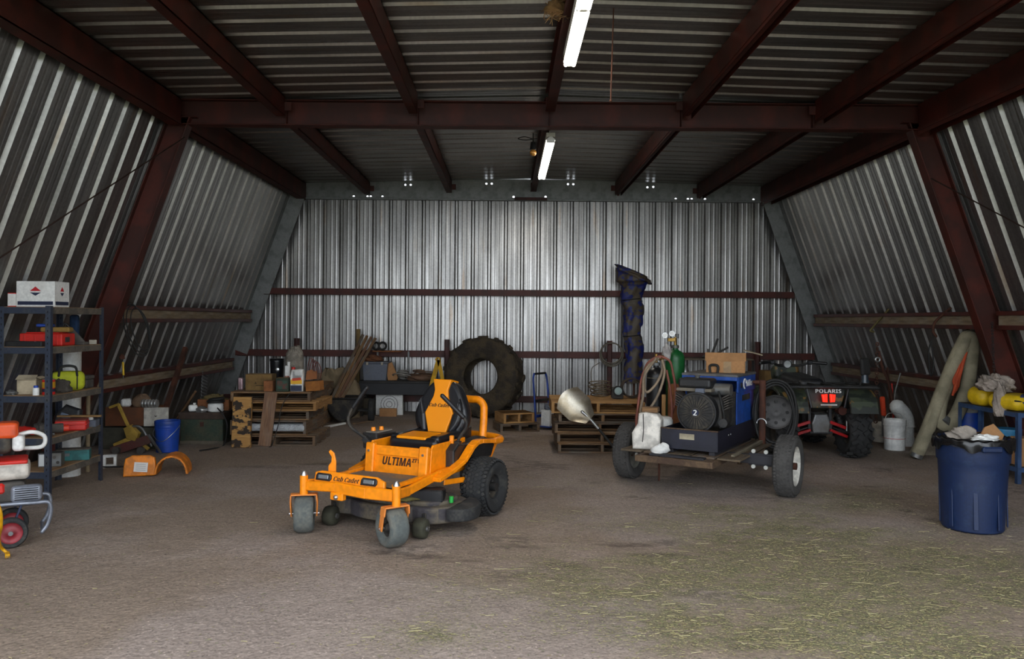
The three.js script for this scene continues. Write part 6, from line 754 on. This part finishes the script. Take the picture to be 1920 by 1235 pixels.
// ================= suction hose =================
{
  const D0 = 10.0, hm = dm('hoseM', '#948c74', '#6c6652', .4, .85), t = thing('suction_hose', 'thick dusty beige suction hose looped and leaning on the column', 'hose'), P = (px, py, D) => wp(px, py, D);
  const pts = [P(1722, 846, 10.0), P(1745, 790, 9.95), P(1770, 725, 9.9), P(1800, 655, 9.85), P(1816, 629, 9.83), P(1822, 640, 9.83), P(1820, 680, 9.85), P(1812, 730, 9.88), P(1792, 780, 9.92), P(1778, 797, 9.94), P(1762, 790, 9.95), P(1763, 755, 9.93), P(1785, 700, 9.9), P(1808, 650, 9.86)];
  B().tube(pts, .083, 200, false, 14).mesh('hose_body', hm, t);
  B().tube([P(1715, 850, 10.1), P(1737, 800, 10.1), P(1762, 738, 10.08), P(1785, 690, 10.05)], .06, 60, false, 12).mesh('hose_run', hm, t);
  { const a = P(1722, 846, 10.0), b = P(1717, 858, 10.0); B().rod(P(1728, 832, 10.0), b, .075, .07, 18).mesh('coupling', steelG, t); B().rod(P(1772, 785, 9.94), P(1768, 794, 9.9), .07, .07, 16).mesh('coupling', steelG, t); }
  const tap = solo(B().ext([[0, 0], [.34, 0], [.62, 1.0], [.36, 1.0]], .02, [0, 0, 0], [0, 0, 0], .003), dm('board', '#7a7164', '#5c5448', .4, .9), 'leaning_board', 'grey board leaning behind the suction hose', 'board', [P(1760, 850, 10.35).x - .28, 0, -10.32], [-.08, 0, 0]);
  const r = thing('rope_hank', 'orange twisted rope hanging inside the hose loop', 'rope'); for (let k = 0; k < 4; k++) B().tube([P(1815 - k * 2, 640, 9.84), P(1806 - k * 3, 680 + k * 4, 9.8), P(1794 - k * 2, 715, 9.8), P(1786 + k * 3, 742 - k * 5, 9.82), P(1796 + k, 708, 9.78), P(1812, 660, 9.8)], .016, 60).mesh('strand', dm('rope', '#b84a26', '#7d3a24', .3, .85), r);
}
// ================= blue rack with bags =================
{
  const x0 = 5.44, x1 = 5.72, d0 = 8.5, d1 = 9.62, t = thing('low_rack', 'blue slotted steel rack with black top by the leaning wall', 'rack'), bm = dm('rackB', '#3a5680', '#2f4160', .3, .5, .2), H = .76, xc = (x0 + x1) / 2, zc = -(d0 + d1) / 2;
  for (const x of [x0, x1]) for (const D of [d0, d1]) { B().box(.045, H, .005, [x + (x < 5.6 ? .02 : -.02), H / 2, -D]).box(.005, H, .045, [x, H / 2, -D + (D < 9 ? -.02 : .02)]).mesh('post', bm, t); }
  for (const y of [H, .18]) { B().box(x1 - x0, .02, d1 - d0, [xc, y - .01, zc]).mesh('shelf', blackM, t); for (const s of [-1, 1]) { B().box(.006, .05, d1 - d0, [s < 0 ? x0 : x1, y - .03, zc]).mesh('side_rail', bm, t); B().box(x1 - x0, .05, .006, [xc, y - .03, s < 0 ? -d0 : -d1]).mesh('end_rail', bm, t); } }
  let q = thing('feed_bag', 'yellow printed feed bag lying on the blue rack', 'bag', [5.6, H, -8.78], .25); B().geo(roundBox(.42, .17, .42, .08, 5), [0, .09, 0]).mesh('bag_body', dm('bagY', '#d8b414', '#b09024', .2, .5), q); B().lathe([[0, 0], [.07, 0], [.0, .004]], [-.08, .13, .195], [1.1, 0, 0], 20).mesh('logo', dm('blogo', '#2c5aa0', '#b83a2a', .5, .5), q, 'blue and red oval logo'); B().tube([[-.22, .12, .19], [0, .1, .21], [.2, .14, .19]], .008, 20).mesh('strap', cable, q);
  q = thing('feed_bag', 'yellow bag end poking out beside the hanging shirt', 'bag', [5.53, H, -9.22], .1); B().geo(roundBox(.34, .22, .3, .1, 5), [0, .11, 0]).mesh('bag_body', MAT.bagY, q);
  q = thing('shirt', 'crumpled pale shirt draped over the yellow bags', 'shirt', [5.5, H + .19, -8.97], .3); B().lump(.2, .12, .16, [0, -.0, 0], .5, 151, [0, 0, 0], 30, 3).mesh('shirt_body', dm('shirtM', '#a89c90', '#7d7068', .4, .95, 0, { bump: .01 }), q); B().lump(.07, .22, .05, [-.14, -.26, .16], .4, 152, [0, 0, 0], 24, 3).mesh('sleeve', MAT.shirtM, q);
  solo(B().lathe([[0, 0], [.13, 0], [.135, .34], [.14, .36], [.13, .36], [0, .36]], [0, 0, 0]), dm('skyB', '#2c8ac0', '#3f7ea0', .2, .45), 'sky_bucket', 'light blue pail inside the blue rack', 'pail', [5.585, .18, -8.9]);
  solo(B().box(.2, .26, .2, [0, .13, 0]), cardR, 'rack_carton', 'small brown carton behind the light blue pail', 'carton', [5.6, .18, -9.25]); solo(B().box(.2, .3, .2, [0, .15, 0]), card, 'rack_carton', 'small tan carton at the open end side of the rack', 'carton', [5.61, .18, -8.64]);
  q = thing('paint_pail', 'white and blue pail behind the rack by the column', 'pail', [sx(1821, 9.95), 0, -9.98]); B().cyl(.12, .13, .6, [0, .3, 0]).mesh('stand_drum', blueP, q); B().cyl(.1, .11, .32, [0, .76, 0]).mesh('pail_body', dm('pailw', '#a8aaa8', '#6d6f70', .4, .5), q); B().tor(.105, .012, [0, .91, 0], [Math.PI / 2, 0, 0], 24, 6).mesh('rim', cable, q);
}
// ================= blue rubbish bin =================
{
  const c = gp(1823, 1004), t = thing('rubbish_bin', 'scuffed dark blue plastic rubbish bin full to the brim', 'bin', [sx(1826, -c.z + .24), 0, c.z - .24]), bm = dm('canBlue', '#0f2347', '#36435a', .2, .5, 0, { size: .5 });
  B().lathe([[0, 0], [.235, 0], [.25, .02], [.275, .5], [.28, .58], [.292, .59], [.298, .7], [.3, .74], [.31, .74], [.31, .775], [.3, .78], [.285, .775], [.27, .5], [.24, .03], [0, .02]], [0, 0, 0], [0, 0, 0], 48).mesh('bin_body', bm, t);
  for (let k = 0; k < 8; k++) { const a = k / 8 * 6.283 + .35; B().box(.04, .54, .012, [.262 * Math.sin(a), .31, .262 * Math.cos(a)], [-.05, a, 0]).mesh('rib', bm, t); }
  B().box(.17, .05, .05, [-.02, .72, .315], [0, 0, 0], .012).mesh('handle', bm, t); B().box(.17, .05, .05, [.02, .72, -.315], [0, 0, 0], .012).mesh('handle', bm, t);
  { const pos = [], idx = [], n = 96; const rows = [[.27, .735], [.29, .778], [.312, .79], [.325, .775], [.328, .74], [.322, .7]]; rows.forEach(([r, y], j) => { for (let i = 0; i <= n; i++) { const a = i / n * Math.PI * 2, f = j / 5, q = (i % n) / n * 24, k = r + f * .014 * (fbm(q * 2, j * .4, 48, 99, 901, 2) - .5) * 2; pos.push(k * Math.cos(a), y + (j === 5 ? .05 * (fbm(q, 3, 24, 99, 911, 2) - .5) * 2 : .006 * Math.sin(i * 1.3)), k * Math.sin(a)); } }); for (let j = 0; j < 5; j++) for (let i = 0; i < n; i++) { const p = j * (n + 1) + i, w = p + n + 1; idx.push(p, p + 1, w, p + 1, w + 1, w); } const g = new THREE.BufferGeometry(); g.setAttribute('position', new THREE.Float32BufferAttribute(pos, 3)); g.setIndex(idx); g.computeVertexNormals(); const lm = dm('liner', '#121214', '#26262a', .3, .25); lm.side = THREE.DoubleSide; B().geo(g).mesh('bin_liner', lm, t, 'black plastic liner'); t.scale.set(.93, .97, .93); }
  const put = (b, m, n, l, cat, x, z, y = .72, r = 0) => solo(b, m, n, l, cat, [t.position.x + x, y, t.position.z + z], r);
  put(B().lump(.24, .05, .24, [0, 0, 0], .3, 161), junk, 'rubbish_heap', 'dark rubbish filling the blue bin', 'rubbish', 0, 0, .68);
  put(B().ext([[-.13, 0], [.1, 0], [.14, .05], [.06, .14], [-.04, .1]], .02, [0, 0, 0], [-.5, .3, 0], .002), card, 'cardboard_piece', 'folded cardboard sticking out of the blue bin', 'cardboard', .12, .06, .75); put(B().lump(.1, .06, .08, [0, 0, 0], .5, 162), dm('papg', '#9a938a', '#77706a', .3, .9), 'paper_bag', 'crumpled grey paper bag in the blue bin', 'paper', -.12, .05, .755); put(B().lump(.1, .03, .05, [0, 0, 0], .6, 163, [0, 0, 0], 26, 6), pwhite, 'tissue', 'white crumpled tissue in the blue bin', 'paper', .0, .17, .755);
}
// ================= ceiling extras =================
{
  const t = thing('bulb_lamp', 'unlit amber bulb hanging beside the far tube lamp', 'lamp', [sx(997, 10.6), 3.86, -10.6]); B().cyl(.045, .03, .1, [0, .15, 0], [0, 0, 0], 16).mesh('socket', blackP, t); B().sph(.045, [0, .06, 0]).mesh('bulb', dm('amber', '#b0803a', '#7d5a2c', .2, .3), t); B().rod([0, .2, 0], [0, .32, 0], .008).mesh('stem', cable, t); B().tube([[0, .24, 0], [-.12, .27, 0], [-.2, .24, .02], [-.1, .22, .03], [.05, .25, 0]], .006, 40).mesh('flex', cable, t);
  { const b = B(), r = rng(7); for (let k = 0; k < 90; k++) { const a = r() * 6.283, h = r(), d = .03 + r() * .07; b.rod([d * Math.cos(a), -.1 + h * .16, d * Math.sin(a)], [d * Math.cos(a + .9) * (1 + r() * .4), -.1 + h * .16 + (r() - .6) * .1, d * Math.sin(a + .9)], .003, .002, 4); } b.lump(.08, .07, .08, [0, -.04, 0], .4, 171); solo(b, dm('nest', '#8a6a42', '#5c4630', .4, 1), 'bird_nest', 'straw bird nest tucked beside the ridge purlin', 'nest', [sx(1050, 6.2) - .05, 4.14, -6.25]); }
  solo(B().rod([sx(1146, 6.6), 4.28, -6.6], wp(1145, 190, 6.6), .0055).sph(.012, wp(1145, 189, 6.6)), rust, 'pull_cord', 'thin brown pull cord hanging from the roof', 'cord');
  const q = wp(995, 376, ZB - .1); struct(B().box(.6, .05, .05, [q.x, 3.93, -ZB + .14]).mesh('cleat', redDark), 'trim_4', 'short dark red cleat under the ridge at the back wall', 'trim');
}
// ================= straw on the floor =================
{
  const r = rng(2024), N = 16000, cols = [0x9c9564, 0x86845a, 0x74744c, 0xaaa072, 0x857850, 0x666c48].map((h) => new THREE.Color(h));
  const mk = (name, label, g, n, at, len, tones) => { const cc = tones ? tones.map((h) => new THREE.Color(h)) : cols; const m = new THREE.InstancedMesh(g, new THREE.MeshStandardMaterial({ color: 0xffffff, roughness: .9 }), n), M = new THREE.Matrix4(), e = new THREE.Euler(), q = new THREE.Quaternion(); for (let i = 0; i < n; i++) { let x, D, k = 0; do { x = -4 + r() * 8.6; D = 3.8 + r() * r() * 7; k++; } while (r() > at(x, D) && k < 60); e.set((r() - .5) * .15, r() * 6.283, (r() - .5) * .15); if (r() < .6) e.y = (r() - .5) * .9; q.setFromEuler(e); const s = len * (.3 + r() * r() * 1.6); M.compose(V(x, .004 + r() * .005, -D), q, V(s, 1, 1)); m.setMatrixAt(i, M); m.setColorAt(i, cc[Math.floor(r() * cc.length)]); } m.name = name; m.userData = { label, category: 'straw', kind: 'stuff' }; scene.add(m); };
  mk('hay_chaff', 'short green and yellow hay chaff strewn over the dirt', new THREE.BoxGeometry(1, .0012, .0028), N, (x, D) => hayAt(x, D) * .9 + .02, .018);
  mk('straw', 'longer pale straw stalks scattered in the hay chaff', new THREE.BoxGeometry(1, .002, .0022), 420, (x, D) => hayAt(x, D) * .8 + .015, .075, [0xb4aa7a, 0xa0966a, 0xbcb288]);
}

scene.traverse((o) => { if (o.isMesh) { o.castShadow = true; o.receiveShadow = true; } });
renderer.render(scene, camera);
